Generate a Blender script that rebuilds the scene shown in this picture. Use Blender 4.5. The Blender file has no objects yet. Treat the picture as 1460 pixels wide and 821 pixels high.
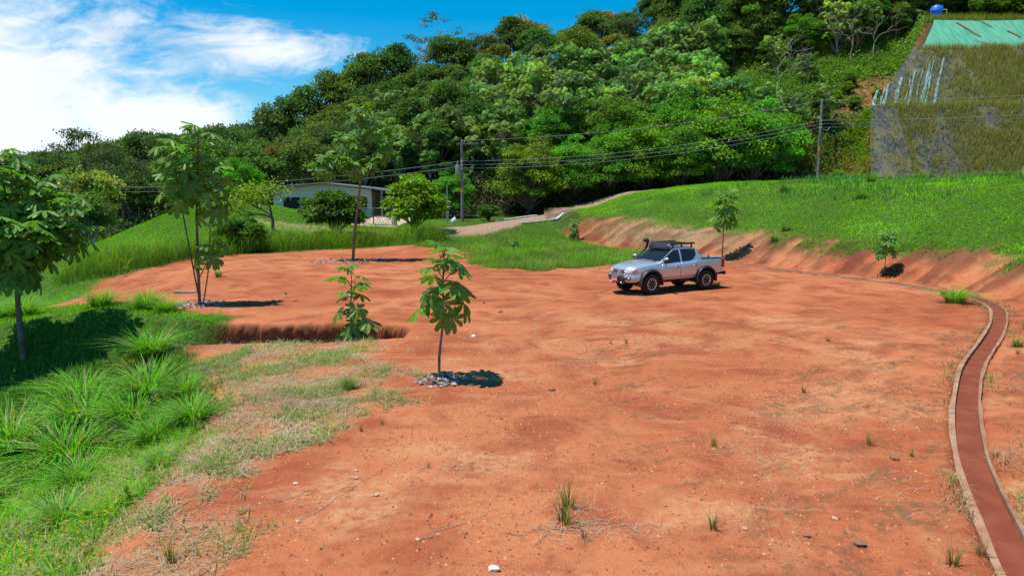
import bpy, bmesh, math, random
import numpy as np
from mathutils import Vector, Matrix
R = math.radians
PI = math.pi
rng = np.random.default_rng(7)
random.seed(7)
scene = bpy.context.scene
col = scene.collection

# ------------------------------------------------------------------ camera
cam_d = bpy.data.cameras.new("camera")
cam_d.sensor_width = 36.0
cam_d.lens = 24.0
cam_d.clip_end = 6000
cam_d.clip_start = 0.1
cam = bpy.data.objects.new("camera", cam_d)
col.objects.link(cam)
cam.location = (0, 0, 4.1)
cam.rotation_euler = (R(90 - 7.9), 0, 0)
scene.camera = cam

# ------------------------------------------------------------------ sky, sun, exposure
SUN_EL, SUN_AZ = R(73), R(-100)        # azimuth from +Y towards +X: the sun stands on the left
world = bpy.data.worlds.new("World")
scene.world = world
world.use_nodes = True
world.cycles.sampling_method = 'MANUAL'
world.cycles.sample_map_resolution = 512
wt = world.node_tree
wt.nodes.clear()


def wn(t, **k):
    n = wt.nodes.new(t)
    for a, b in k.items():
        setattr(n, a, b)
    return n


def wm(op, a, b=None, c=None, clamp=False):
    n = wn('ShaderNodeMath', operation=op)
    n.use_clamp = clamp
    for i, v in enumerate((a, b, c)):
        if v is None:
            continue
        if isinstance(v, (int, float)):
            n.inputs[i].default_value = v
        else:
            wt.links.new(v, n.inputs[i])
    return n.outputs[0]


sky = wn('ShaderNodeTexSky', sky_type='NISHITA')
sky.sun_disc = False
sky.sun_elevation = SUN_EL
sky.sun_rotation = SUN_AZ
sky.altitude = 600
sky.air_density = 1.0
sky.dust_density = 0.25
sky.ozone_density = 3.0
hs = wn('ShaderNodeHueSaturation')
hs.inputs['Hue'].default_value = 0.486
hs.inputs['Saturation'].default_value = 1.58
hs.inputs['Value'].default_value = 1.25
wt.links.new(sky.outputs[0], hs.inputs['Color'])
tc = wn('ShaderNodeTexCoord')
sx = wn('ShaderNodeSeparateXYZ')
wt.links.new(tc.outputs['Generated'], sx.inputs[0])
az = wm('ARCTAN2', sx.outputs[0], sx.outputs[1])
el = wm('ARCSINE', sx.outputs[2])
# cloud cover: a bank over the western sky, thinning to the right, scattered tufts elsewhere
cvec = wn('ShaderNodeCombineXYZ')
wt.links.new(wm('MULTIPLY', az, 1.0), cvec.inputs[0])
wt.links.new(wm('MULTIPLY', wm('ADD', el, wm('MULTIPLY', az, -0.12)), 2.3), cvec.inputs[1])


def wnoise(scale, detail, rough, off, dist=0.0):
    mp = wn('ShaderNodeMapping')
    mp.inputs['Location'].default_value = off
    wt.links.new(cvec.outputs[0], mp.inputs[0])
    n = wn('ShaderNodeTexNoise')
    n.inputs['Scale'].default_value = scale
    n.inputs['Detail'].default_value = detail
    n.inputs['Roughness'].default_value = rough
    n.inputs['Distortion'].default_value = dist
    wt.links.new(mp.outputs[0], n.inputs['Vector'])
    return n.outputs['Fac']


def blob(a0, e0, ra, re, k):
    da = wm('DIVIDE', wm('SUBTRACT', az, a0), ra)
    de = wm('DIVIDE', wm('SUBTRACT', el, e0), re)
    q = wm('ADD', wm('MULTIPLY', da, da), wm('MULTIPLY', de, de))
    return wm('MULTIPLY', wm('EXPONENT', wm('MULTIPLY', q, -1.0)), k)


cov = wm('ADD', blob(-0.74, 0.11, 0.24, 0.17, 0.88), blob(-0.32, 0.188, 0.13, 0.036, 0.66))
cov = wm('ADD', cov, blob(-0.45, 0.10, 0.16, 0.045, 0.50))
cov = wm('ADD', cov, blob(-0.55, 0.03, 0.25, 0.035, 0.55))
cov = wm('ADD', cov, blob(-1.5, 0.25, 0.7, 0.30, 0.45))
cov = wm('ADD', cov, blob(2.4, 0.35, 0.8, 0.25, 0.4))
n1 = wnoise(5.5, 6, 0.60, (3.1, 1.7, 0.0), 0.9)
n2 = wnoise(17.0, 4, 0.62, (0.4, 6.2, 2.0), 0.9)
dens = wm('ADD', cov, wm('ADD', wm('MULTIPLY', wm('SUBTRACT', n1, 0.5), 1.25), wm('MULTIPLY', wm('SUBTRACT', n2, 0.5), 0.5)))
mr = wn('ShaderNodeMapRange', interpolation_type='SMOOTHSTEP')
mr.inputs['From Min'].default_value = 0.30
mr.inputs['From Max'].default_value = 0.78
wt.links.new(dens, mr.inputs['Value'])
above = wn('ShaderNodeMapRange', interpolation_type='SMOOTHSTEP')
above.inputs['From Min'].default_value = -0.02
above.inputs['From Max'].default_value = 0.01
wt.links.new(el, above.inputs['Value'])
cfac = wm('MULTIPLY', wm('MULTIPLY', mr.outputs[0], above.outputs[0]), 0.97)
n3 = wnoise(6.0, 3, 0.6, (9.0, 2.5, 4.0), 0.5)
gry = wn('ShaderNodeMapRange', interpolation_type='SMOOTHSTEP')
gry.inputs['From Min'].default_value = 0.50
gry.inputs['From Max'].default_value = 0.72
wt.links.new(n3, gry.inputs['Value'])
ccol = wn('ShaderNodeMix', data_type='RGBA')
wt.links.new(wm('MULTIPLY', gry.outputs[0], 0.6), ccol.inputs[0])
ccol.inputs[6].default_value = (8.3, 8.7, 9.0, 1)
ccol.inputs[7].default_value = (4.9, 5.9, 7.3, 1)
mixs = wn('ShaderNodeMix', data_type='RGBA')
wt.links.new(cfac, mixs.inputs[0])
wt.links.new(hs.outputs[0], mixs.inputs[6])
wt.links.new(ccol.outputs[2], mixs.inputs[7])
bg = wn('ShaderNodeBackground')
bg.inputs['Strength'].default_value = 0.1
wt.links.new(mixs.outputs[2], bg.inputs['Color'])
wo = wn('ShaderNodeOutputWorld')
wt.links.new(bg.outputs[0], wo.inputs['Surface'])

sun_d = bpy.data.lights.new("sun", 'SUN')
sun_d.energy = 5.0
sun_d.angle = R(0.53)
sun_d.color = (1.0, 0.955, 0.88)
sun = bpy.data.objects.new("sun", sun_d)
col.objects.link(sun)
sdir = Vector((math.sin(SUN_AZ) * math.cos(SUN_EL), math.cos(SUN_AZ) * math.cos(SUN_EL), math.sin(SUN_EL)))
sun.rotation_euler = (-sdir).to_track_quat('-Z', 'Y').to_euler()
sun.location = (-30, 0, 60)
scene.view_settings.view_transform = 'Standard'
scene.view_settings.look = 'None'
scene.view_settings.gamma = 1.0
scene.view_settings.exposure = 0.25
scene.cycles.max_bounces = 4
scene.cycles.diffuse_bounces = 3
scene.cycles.glossy_bounces = 2
scene.cycles.transmission_bounces = 3
scene.cycles.transparent_max_bounces = 4

# ------------------------------------------------------------------ helpers


def tag(o, label=None, cat=None, group=None, kind=None):
    if label:
        o["label"] = label
    if cat:
        o["category"] = cat
    if group:
        o["group"] = group
    if kind:
        o["kind"] = kind
    return o


def empty(name, loc=(0, 0, 0), rz=0, scale=1.0):
    o = bpy.data.objects.new(name, None)
    col.objects.link(o)
    o.location = loc
    o.rotation_euler = (0, 0, rz)
    o.scale = (scale, scale, scale)
    o.empty_display_size = 0.2
    return o


def link(name, mesh, parent=None, loc=(0, 0, 0), rot=(0, 0, 0), sc=(1, 1, 1)):
    o = bpy.data.objects.new(name, mesh)
    col.objects.link(o)
    o.location = loc
    o.rotation_euler = rot
    o.scale = sc if hasattr(sc, '__len__') else (sc, sc, sc)
    if parent:
        o.parent = parent
    return o


def mesh_np(name, V, T, mats, C=None, smooth=False, midx=None, nsides=3):
    """mesh from numpy arrays; T has nsides columns"""
    V = np.ascontiguousarray(V, dtype=np.float32)
    T = np.ascontiguousarray(T, dtype=np.int32)
    me = bpy.data.meshes.new(name)
    me.vertices.add(len(V))
    me.vertices.foreach_set('co', V.ravel())
    n = len(T)
    me.loops.add(n * nsides)
    me.loops.foreach_set('vertex_index', T.ravel())
    me.polygons.add(n)
    me.polygons.foreach_set('loop_start', np.arange(0, n * nsides, nsides, dtype=np.int32))
    me.polygons.foreach_set('loop_total', np.full(n, nsides, dtype=np.int32))
    if midx is not None:
        me.polygons.foreach_set('material_index', np.ascontiguousarray(midx, dtype=np.int32))
    me.polygons.foreach_set('use_smooth', np.full(n, bool(smooth)))
    for m in (mats if isinstance(mats, (list, tuple)) else [mats]):
        me.materials.append(m)
    if C is not None:
        a = me.color_attributes.new('Col', 'FLOAT_COLOR', 'POINT')
        c4 = np.ones((len(V), 4), dtype=np.float32)
        c4[:, :C.shape[1]] = C
        a.data.foreach_set('color', c4.ravel())
    me.update()
    return me


class MB:
    """collects simple solids into one mesh"""

    def __init__(s):
        s.v = []
        s.f = []

    def add(s, V, F):
        o = len(s.v)
        s.v += [tuple(p) for p in V]
        s.f += [tuple(i + o for i in f) for f in F]
        return s

    def box(s, a, b):
        (x0, y0, z0), (x1, y1, z1) = a, b
        return s.add([(x0, y0, z0), (x1, y0, z0), (x1, y1, z0), (x0, y1, z0), (x0, y0, z1), (x1, y0, z1), (x1, y1, z1), (x0, y1, z1)],
                     [(0, 3, 2, 1), (4, 5, 6, 7), (0, 1, 5, 4), (1, 2, 6, 5), (2, 3, 7, 6), (3, 0, 4, 7)])

    def tube(s, pts, rad, n=8, cap=True):
        pts = [Vector(p) for p in pts]
        if not hasattr(rad, '__len__'):
            rad = [rad] * len(pts)
        V = []
        F = []
        ref = None
        for i, p in enumerate(pts):
            d = (pts[min(i + 1, len(pts) - 1)] - pts[max(i - 1, 0)])
            if d.length < 1e-9:
                d = Vector((0, 0, 1))
            d.normalize()
            if ref is None:
                ref = Vector((1, 0, 0)) if abs(d.x) < 0.8 else Vector((0, 1, 0))
            u = d.cross(ref)
            u.normalize()
            w = d.cross(u)
            ref = u.cross(d)
            for k in range(n):
                a = 2 * PI * k / n
                V.append(p + (u * math.cos(a) + w * math.sin(a)) * rad[i])
        for i in range(len(pts) - 1):
            for k in range(n):
                F.append((i * n + k, i * n + (k + 1) % n, (i + 1) * n + (k + 1) % n, (i + 1) * n + k))
        if cap:
            F.append(tuple(range(n - 1, -1, -1)))
            F.append(tuple((len(pts) - 1) * n + k for k in range(n)))
        return s.add(V, F)

    def lathe(s, prof, n=24, axis='y', c=(0, 0, 0)):
        V = []
        F = []
        for (r, h) in prof:
            for k in range(n):
                a = 2 * PI * k / n
                p = {'y': (r * math.cos(a), h, r * math.sin(a)), 'z': (r * math.cos(a), r * math.sin(a), h), 'x': (h, r * math.cos(a), r * math.sin(a))}[axis]
                V.append((p[0] + c[0], p[1] + c[1], p[2] + c[2]))
        for i in range(len(prof) - 1):
            for k in range(n):
                F.append((i * n + k, i * n + (k + 1) % n, (i + 1) * n + (k + 1) % n, (i + 1) * n + k))
        return s.add(V, F)

    def grid(s, P, closed=False):
        """P: rows x cols of points"""
        nr, nc = len(P), len(P[0])
        V = [p for row in P for p in row]
        F = [(i * nc + j, i * nc + j + 1, (i + 1) * nc + j + 1, (i + 1) * nc + j) for i in range(nr - 1) for j in range(nc - 1)]
        return s.add(V, F)

    def mesh(s, name, mat, smooth=False, bevel=0.0, autos=None, solid=0.0, merge=False):
        me = bpy.data.meshes.new(name)
        me.from_pydata(s.v, [], s.f)
        bm = bmesh.new()
        bm.from_mesh(me)
        if merge:
            bmesh.ops.remove_doubles(bm, verts=bm.verts, dist=1e-4)
        if solid:
            bmesh.ops.recalc_face_normals(bm, faces=bm.faces)
            g = bmesh.ops.solidify(bm, geom=bm.faces[:], thickness=solid)
        bmesh.ops.recalc_face_normals(bm, faces=bm.faces)
        if bevel:
            ed = [e for e in bm.edges if len(e.link_faces) == 2 and e.calc_face_angle(0) > 0.5]
            bmesh.ops.bevel(bm, geom=ed, offset=bevel, segments=2, affect='EDGES', profile=0.6)
        for f in bm.faces:
            f.smooth = smooth
        if smooth and autos:
            for e in bm.edges:
                if len(e.link_faces) == 2 and e.calc_face_angle(0) > R(autos):
                    e.smooth = False
        bm.to_mesh(me)
        bm.free()
        me.materials.append(mat)
        me.update()
        return me

    def obj(s, name, mat, parent=None, **k):
        return link(name, s.mesh(name, mat, **k), parent)


# ------------------------------------------------------------------ numpy noise
_perm = rng.random((256, 256))


def vnoise(x, y):
    xi = np.floor(x).astype(int)
    yi = np.floor(y).astype(int)
    fx = x - xi
    fy = y - yi
    fx = fx * fx * (3 - 2 * fx)
    fy = fy * fy * (3 - 2 * fy)
    a = _perm[xi & 255, yi & 255]
    b = _perm[(xi + 1) & 255, yi & 255]
    c = _perm[xi & 255, (yi + 1) & 255]
    d = _perm[(xi + 1) & 255, (yi + 1) & 255]
    return (a * (1 - fx) + b * fx) * (1 - fy) + (c * (1 - fx) + d * fx) * fy


def fbm(x, y, o=4, g=0.5):
    s = 0
    a = 1.0
    t = 0
    for i in range(o):
        s = s + a * vnoise(x * 2 ** i + 17.3 * i, y * 2 ** i + 9.1 * i)
        t += a
        a *= g
    return s / t


def sst(a, b, x):
    t = np.clip((x - a) / (b - a), 0, 1)
    return t * t * (3 - 2 * t)


def poly_dist(P, x, y):
    """distance to an open polyline, signed: positive to the right of travel; also arc length at the nearest point"""
    P = np.asarray(P, float)
    best = np.full(x.shape, 1e9)
    sg = np.zeros(x.shape)
    ar = np.zeros(x.shape)
    acc = 0
    for i in range(len(P) - 1):
        ax, ay = P[i]
        dx, dy = P[i + 1] - P[i]
        L = math.hypot(dx, dy)
        t = np.clip(((x - ax) * dx + (y - ay) * dy) / (L * L), 0, 1)
        px = x - ax - t * dx
        py = y - ay - t * dy
        d = np.hypot(px, py)
        m = d < best
        best = np.where(m, d, best)
        sg = np.where(m, np.sign(py * dx - px * dy) * -1.0, sg)
        ar = np.where(m, acc + t * L, ar)
        acc += L
    return best * np.where(sg == 0, 1, sg), ar


def poly_in(P, x, y):
    """signed distance to a closed polygon, positive inside"""
    P = np.asarray(P, float)
    ins = np.zeros(x.shape, bool)
    best = np.full(x.shape, 1e9)
    n = len(P)
    for i in range(n):
        ax, ay = P[i]
        bx, by = P[(i + 1) % n]
        dx, dy = bx - ax, by - ay
        t = np.clip(((x - ax) * dx + (y - ay) * dy) / (dx * dx + dy * dy), 0, 1)
        best = np.minimum(best, np.hypot(x - ax - t * dx, y - ay - t * dy))
        c = ((ay > y) != (by > y))
        with np.errstate(divide='ignore', invalid='ignore'):
            xx = (bx - ax) * (y - ay) / (by - ay if by != ay else 1e-9) + ax
        ins ^= c & (x < xx)
    return np.where(ins, best, -best)


def smooth_line(P, n=6):
    """Catmull-Rom resample"""
    P = [np.array(p, float) for p in P]
    P = [2 * P[0] - P[1]] + P + [2 * P[-1] - P[-2]]
    out = []
    for i in range(1, len(P) - 2):
        for k in range(n):
            t = k / n
            a, b, c, d = P[i - 1:i + 3]
            out.append(0.5 * ((2 * b) + (c - a) * t + (2 * a - 5 * b + 4 * c - d) * t * t + (3 * b - 3 * c + d - a) * t ** 3))
    out.append(P[-2])
    return np.array(out)


# ------------------------------------------------------------------ layout of the place (metres)
# travelling from far to near so that "right of travel" is negative = outside (bank side)
DRAIN = smooth_line([(12.3, 40.6), (14.1, 37.4), (16.3, 33.0), (17.75, 29.5), (18.2, 27.0), (17.6, 24.6), (16.1, 22.2), (14.1, 19.6), (11.15, 16.06), (9.45, 13.72),
                     (8.27, 11.96), (7.25, 10.29), (6.57, 9.01), (5.99, 7.82), (5.5, 6.8), (5.0, 5.5), (4.4, 4.0), (3.8, 2.0)], 6)
BANK = smooth_line([(3.4, 74.0), (3.0, 66.0), (4.4, 58.0), (7.6, 51.0), (10.8, 45.5), (12.6, 41.2), (14.5, 37.6), (16.7, 33.2), (18.2, 29.6), (18.7, 27.0), (18.1, 24.3), (16.6, 21.9),
                    (14.5, 19.3), (11.55, 15.8), (9.85, 13.45), (8.7, 11.7), (7.7, 10.05), (7.0, 8.8), (6.4, 7.6), (5.9, 6.6), (5.4, 5.3), (4.8, 3.8), (4.2, 1.0), (3, -10)], 4)
EDGE_L = smooth_line([(-2.4, -10), (-3.2, 3), (-3.9, 7), (-4.3, 9), (-4.35, 11), (-4.8, 13), (-6.2, 15), (-8.3, 17.2), (-10.5, 18.2)], 4)
GULLY = [(-3.0, 19.95, 0.8, 0.9), (-4.6, 19.9, 1.32, 1.2), (-6.5, 19.8, 1.38, 1.2), (-8.6, 19.75, 1.45, 1.25), (-11.5, 19.3, 3.0, 2.0), (-15, 18.9, 4.4, 2.9), (-22, 17.5, 6, 4), (-50, 14, 9, 6)]
ROAD = smooth_line([(-22, 58.0), (-12, 57.4), (-7, 58.0), (-3.2, 61.5), (1.7, 68.0), (7.6, 74.5), (15, 77.5), (26, 79.0), (40, 77.0), (90, 74)], 5)
NET_L = ([70, 80, 85, 88, 92, 98, 104, 112, 160], [40.5, 41.5, 43.4, 47, 52, 57, 60, 66, 90])

P_DRY = [(-3.4, 2), (-3.5, 7), (-3.8, 9.5), (-3.5, 11), (-3.0, 13), (-3.1, 15.5), (-3.6, 18.3), (-8.6, 18.7), (-8.0, 16), (-6.9, 14), (-6.3, 12), (-6.1, 9), (-6.0, 5), (-6, 2)]
P_GRL = [(-4.2, -8), (-4.55, 3), (-4.7, 7), (-5.0, 9), (-5.6, 12), (-6.5, 14), (-7.9, 16.2), (-9.4, 18.4), (-14, 19.6), (-70, 20), (-70, -8)]
P_GRN = [(-9.1, 21.2), (-9.2, 22.5), (-11, 23.3), (-14.2, 25.2), (-18, 27.9), (-20.8, 29.9), (-22.5, 36.5), (-24, 41), (-80, 41), (-80, 19), (-14, 18.5), (-9.9, 19.7)]
P_GRC = [(-7.5, 53.0), (-4.6, 50.2), (-2.6, 47), (-2.4, 41), (-1.3, 37.2), (1.6, 36.6), (5.4, 39.3), (8, 40.8), (10.4, 43), (9.5, 50), (7, 58), (6, 64), (8, 73), (1, 67), (-5, 61), (-9, 57.5)]
P_TALL = [(-25.5, 37.3), (-22.6, 38.4), (-18.2, 45.6), (-13.2, 49.6), (-7.2, 53.6), (-4.9, 54.4), (-5.0, 56.6), (-8, 56.6), (-14, 54), (-21, 48.5), (-27, 41)]

TRACKS = [smooth_line([(-26, 40), (-14, 36), (-4, 31.5), (2, 27.5), (3.2, 27.2)], 4), smooth_line([(9.0, 31), (12, 33.5), (9, 36.5), (0, 34), (-9, 38), (-18, 42)], 4), smooth_line([(3.0, 27.0), (0, 22), (1, 15), (4.5, 11), (3.5, 5)], 4)]
_gx = np.array([g[0] for g in GULLY])


def hill(x, y):
    ridge = np.interp(x, [-130, -70, -45, -28, -12, 0, 22, 47, 75, 130], [1, 2, 5, 13, 20, 23.5, 25.5, 31, 36, 40])
    toe = np.interp(x, [-130, -60, -30, 0, 20, 40, 90], [95, 92, 86, 81, 83, 82, 80])
    base = np.interp(x, [-60, -25, 0, 20, 40, 90], [-2.5, 0.8, 1.8, 3.4, 5.0, 5.2])
    t = np.clip((y - toe) / 46.0, 0, 1)
    return base + ridge * (0.12 * sst(0, 0.07, t) + 0.88 * t ** 0.92) + sst(135, 200, y) * 4


def net_prof(y):
    return np.interp(y, [74, 80, 85, 86.2, 92, 93, 98.5, 104, 128, 400], [5.0, 5.5, 14.2, 14.5, 22.3, 22.7, 27.5, 29.2, 37, 40])


def terrain(x, y, fine=True):
    x = np.asarray(x, float)
    y = np.asarray(y, float)
    # pad with soft undulation
    z = 0.05 * (fbm(x * 0.23, y * 0.23, 3) - 0.5) * 2
    if fine:
        xr = x * 0.83 + y * 0.55
        yr = -x * 0.55 + y * 0.83
        z += 0.105 * (fbm(xr * 0.32, yr * 1.7, 4, 0.6) - 0.5) * sst(-1.5, 4.0, x) * (1 - sst(24, 34, y))
        z += 0.03 * (fbm(x * 2.3, y * 2.3, 3) - 0.5)
        tr, _ = poly_dist([(-24, 44), (-10, 33), (2, 26.5), (5, 30), (9, 36)], x, y)
        z += -0.03 * np.exp(-((np.abs(tr) - 0.8) / 0.2) ** 2)
    z = z * (1 - sst(50, 60, y))
    # land beyond the pad
    zn = 1.0 * sst(50, 66, y) + 0.7 * sst(64, 86, y)
    z = z + zn
    # lawn knoll at the back left
    kn = np.exp(-(((x + 26) / 8.5) ** 2 + ((y - 63) / 8.0) ** 2))
    z += 2.5 * kn
    rdd, _ = poly_dist(ROAD, x, y)
    zr = np.interp(x, [-14, -4, 1.5, 7.6, 15, 26, 40], [0.9, 1.0, 1.7, 2.4, 2.6, 3.2, 4.2])
    rw = np.exp(-(rdd / 4.5) ** 2) * sst(54, 62, y)
    z = z * (1 - rw) + zr * rw
    # ground falls away on the far left
    z -= 0.16 * np.maximum(0, -15 - x) * sst(19, 22, y) * (1 - sst(33, 44, y))
    z -= 5.5 * sst(-27, -55, x) * sst(30, 48, y)
    z -= 2.5 * sst(-24, -45, x) * (1 - sst(30, 48, y))
    # bank on the right
    s, u = poly_dist(BANK, x, y)
    s = -s if BANK_FLIP else s
    s = s + 0.5 * (fbm(x * 0.3, y * 0.3, 2) - 0.5) * sst(0.5, 3, s)
    so = np.maximum(s, 0)
    hs_ = np.interp(y, [0, 12, 18, 23, 27, 80], [0.20, 0.22, 0.42, 0.8, 1.0, 1.0]) * (1 + 0.22 * sst(46, 56, y) * (1 - sst(11, 16, x)))
    b = np.interp(so, [0, 0.5, 2.4, 12.5, 17, 24, 60], [0, 0.14, 1.25, 4.45, 5.0, 5.1, 5.4])
    rill = (fbm(u * 1.7, so * 0.15, 4, 0.6) - 0.5) * sst(0.1, 1.0, so) * (1 - sst(2.2, 4.5, so))
    b = b * hs_ + rill * 0.62 * hs_ ** 0.5
    lump = 0.35 * (fbm(x * 0.35 + 5, y * 0.35, 3) - 0.5) * sst(2, 6, so)
    z = np.where(s > 0, np.maximum(z, zn * (1 - sst(0, 6, so)) + b + lump), z)
    # left bank and gully
    dl, _ = poly_dist(EDGE_L, x, y)
    dl = -dl if EDGE_FLIP else dl
    dl = np.maximum(dl, 0)
    fall = 0.42 * np.maximum(dl - 0.4, 0) ** 1.05
    fall = 3.4 * (1 - np.exp(-fall / 3.4)) * (1 - sst(18.4, 20.0, y))
    gy = np.interp(-x, -_gx, [g[1] for g in GULLY])
    gw = np.interp(-x, -_gx, [g[2] for g in GULLY])
    gd = np.interp(-x, -_gx, [g[3] for g in GULLY])
    head = sst(-3.0, -3.7, x)
    wob = (0.35 * (fbm(x * 1.3, y * 0.4, 3) - 0.5) + 0.22 * (fbm(x * 4.5, y * 2.0, 2) - 0.5)) * sst(-2.8, -4.2, x)
    q = np.abs(y - gy + wob) / gw
    k = np.interp(-x, [3.5, 9, 14], [0.80, 0.72, 0.15])
    gul = gd * head * (1 - sst(k, np.interp(-x, [8.5, 12], [1.02, 1.12]), q)) * sst(-60, -50, x)
    fall = np.maximum(fall, gul)
    rough = (fbm(x * 1.4, y * 1.4, 3) - 0.5) * 0.22 * sst(0.3, 1.2, fall)
    z = z - fall + rough
    # hillside
    h = hill(x, y)
    xl = np.interp(y, NET_L[0], NET_L[1])
    nm = sst(-3.5, 0.4, x - xl)
    h = h * (1 - nm) + net_prof(y) * nm
    hm = sst(76, 84, y)
    hm = np.where(x > 38, sst(74, 78, y), hm)
    z = z * (1 - hm) + h * hm
    # channel of the drain
    dd, _ = poly_dist(DRAIN, x, y)
    z = z - 0.34 * (1 - sst(0.19, 0.27, np.abs(dd)))
    # far country
    far = sst(240, 900, np.hypot(x, y))
    z = z * (1 - far) + 4 * far * 0
    return z


BANK_FLIP = False
EDGE_FLIP = False
_t, _ = poly_dist(BANK, np.array([30.0]), np.array([40.0]))
BANK_FLIP = _t[0] < 0
_t, _ = poly_dist(EDGE_L, np.array([-12.0]), np.array([10.0]))
EDGE_FLIP = _t[0] < 0


def bank_s(x, y):
    s, u = poly_dist(BANK, np.asarray(x, float), np.asarray(y, float))
    return (-s if BANK_FLIP else s), u


def edge_d(x, y):
    s, u = poly_dist(EDGE_L, np.asarray(x, float), np.asarray(y, float))
    return -s if EDGE_FLIP else s


def tz(x, y):
    return float(terrain(np.array([x]), np.array([y]))[0])


_mc = [None, None, None]


def masks(x, y):
    if _mc[0] is not x or _mc[1] is not y:
        _mc[0], _mc[1], _mc[2] = x, y, masks_raw(x, y)
    return _mc[2]


def masks_raw(x, y):
    """cover masks: green, dry, road, forest floor, tan sand, dark crust"""
    n = fbm(x * 0.9, y * 0.9, 4) - 0.5
    nb = fbm(x * 0.25 + 3, y * 0.25, 3) - 0.5
    nf = fbm(x * 3.1, y * 3.1, 3) - 0.5
    j = n * 1.6 + nf * 0.7
    g = sst(-0.6, 0.6, poly_in(P_GRL, x, y) + j * 1.7)
    g = np.maximum(g, sst(-0.3, 0.3, poly_in(P_GRN, x, y) + j * 0.8))
    g = np.maximum(g, sst(-0.6, 0.6, poly_in(P_GRC, x, y) + j * 1.5))
    g = np.maximum(g, sst(-0.6, 0.6, poly_in(P_TALL, x, y) + j))
    g = np.maximum(g, sst(-0.5, 0.5, poly_in([(-24, 41), (-27, 41), (-21, 48.5), (-14, 54), (-8, 57.4), (-8, 60), (-90, 60), (-90, 38)], x, y)))
    north = sst(54, 58, y + 0 * x) * (1 - sst(6, 9, x))
    g = np.maximum(g, north)
    s, u = bank_s(x, y)
    near = sst(17, 24, y)
    gb = sst(2.0, 3.2, s + j * 2.0 + nb * 2.8) * near
    # cut behind the truck is brown and bare higher up
    cut = np.exp(-((u - np.interp(45, [0, 1], [0, 1]) * 0 - 27) / 9.0) ** 2)
    gb = gb * (1 - cut * (1 - sst(2.6, 4.6, s + j)))
    gb = np.maximum(gb, sst(57, 61, y) * (s > 0))
    g = np.where(s > 0, np.maximum(gb, 0), g)
    dry = sst(-0.5, 0.7, poly_in(P_DRY, x, y) + j * 2.2 + nf * 0.8) * (0.45 + 0.55 * sst(0.36, 0.56, fbm(x * 0.9 + 6, y * 0.9, 4)))
    dryb = sst(1.3, 2.2, s + j * 1.2) * (1 - sst(2.6, 4.2, s + j)) * near * 0.28
    dryr = sst(0.35, 0.9, s + j * 0.5) * (1 - near) * sst(0.42, 0.6, fbm(x * 1.1, y * 1.1, 4))
    dry = np.where(s > 0, np.maximum(np.maximum(dryb, dryr), cut * sst(0.4, 1.4, s + j)), dry)
    rd, _ = poly_dist(ROAD, x, y)
    road = 1 - sst(2.9, 3.6, np.abs(rd) + nf * 0.9)
    road *= sst(56, 58, y)
    ff = sst(79, 82, y + n)
    trk = np.zeros_like(x)
    for path in TRACKS:
        td, _ = poly_dist(path, x, y)
        trk = np.maximum(trk, np.exp(-((np.abs(td) - 0.78) / 0.14) ** 2))
    tan = sst(0.53, 0.70, fbm(x * 0.45 + 8, y * 0.6, 5, 0.6)) * sst(-1, 1, poly_in([(-6, 4), (7, 5), (12, 15), (9, 24), (-2, 22), (-3, 12)], x, y) + j) * 0.8
    xr = x * 0.83 + y * 0.55
    yr = -x * 0.55 + y * 0.83
    crust = sst(0.60, 0.68, fbm(xr * 0.8, yr * 3.2 + 4, 5, 0.6)) * sst(0.5, 3.0, x + 0.15 * (y - 8) - 0.5) * (1 - sst(20, 27, y)) * (s < 0.2)
    crust = np.maximum(crust, sst(-4.5, -1.5, s) * (s < -0.3) * (1 - sst(19, 24, y)) * sst(0.53, 0.62, fbm(xr * 0.9 + 7, yr * 3.0, 5, 0.6)))
    crust = np.maximum(crust, sst(0.2, 0.7, s) * (1 - near) * sst(0.40, 0.55, fbm(x * 0.9, y * 1.5 + 3, 4)))
    tan = np.maximum(tan, trk * 0.55 * (0.3 + 0.9 * fbm(x * 1.3, y * 1.3, 3)))
    return g, dry, road, ff, tan, crust

# ------------------------------------------------------------------ materials


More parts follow.
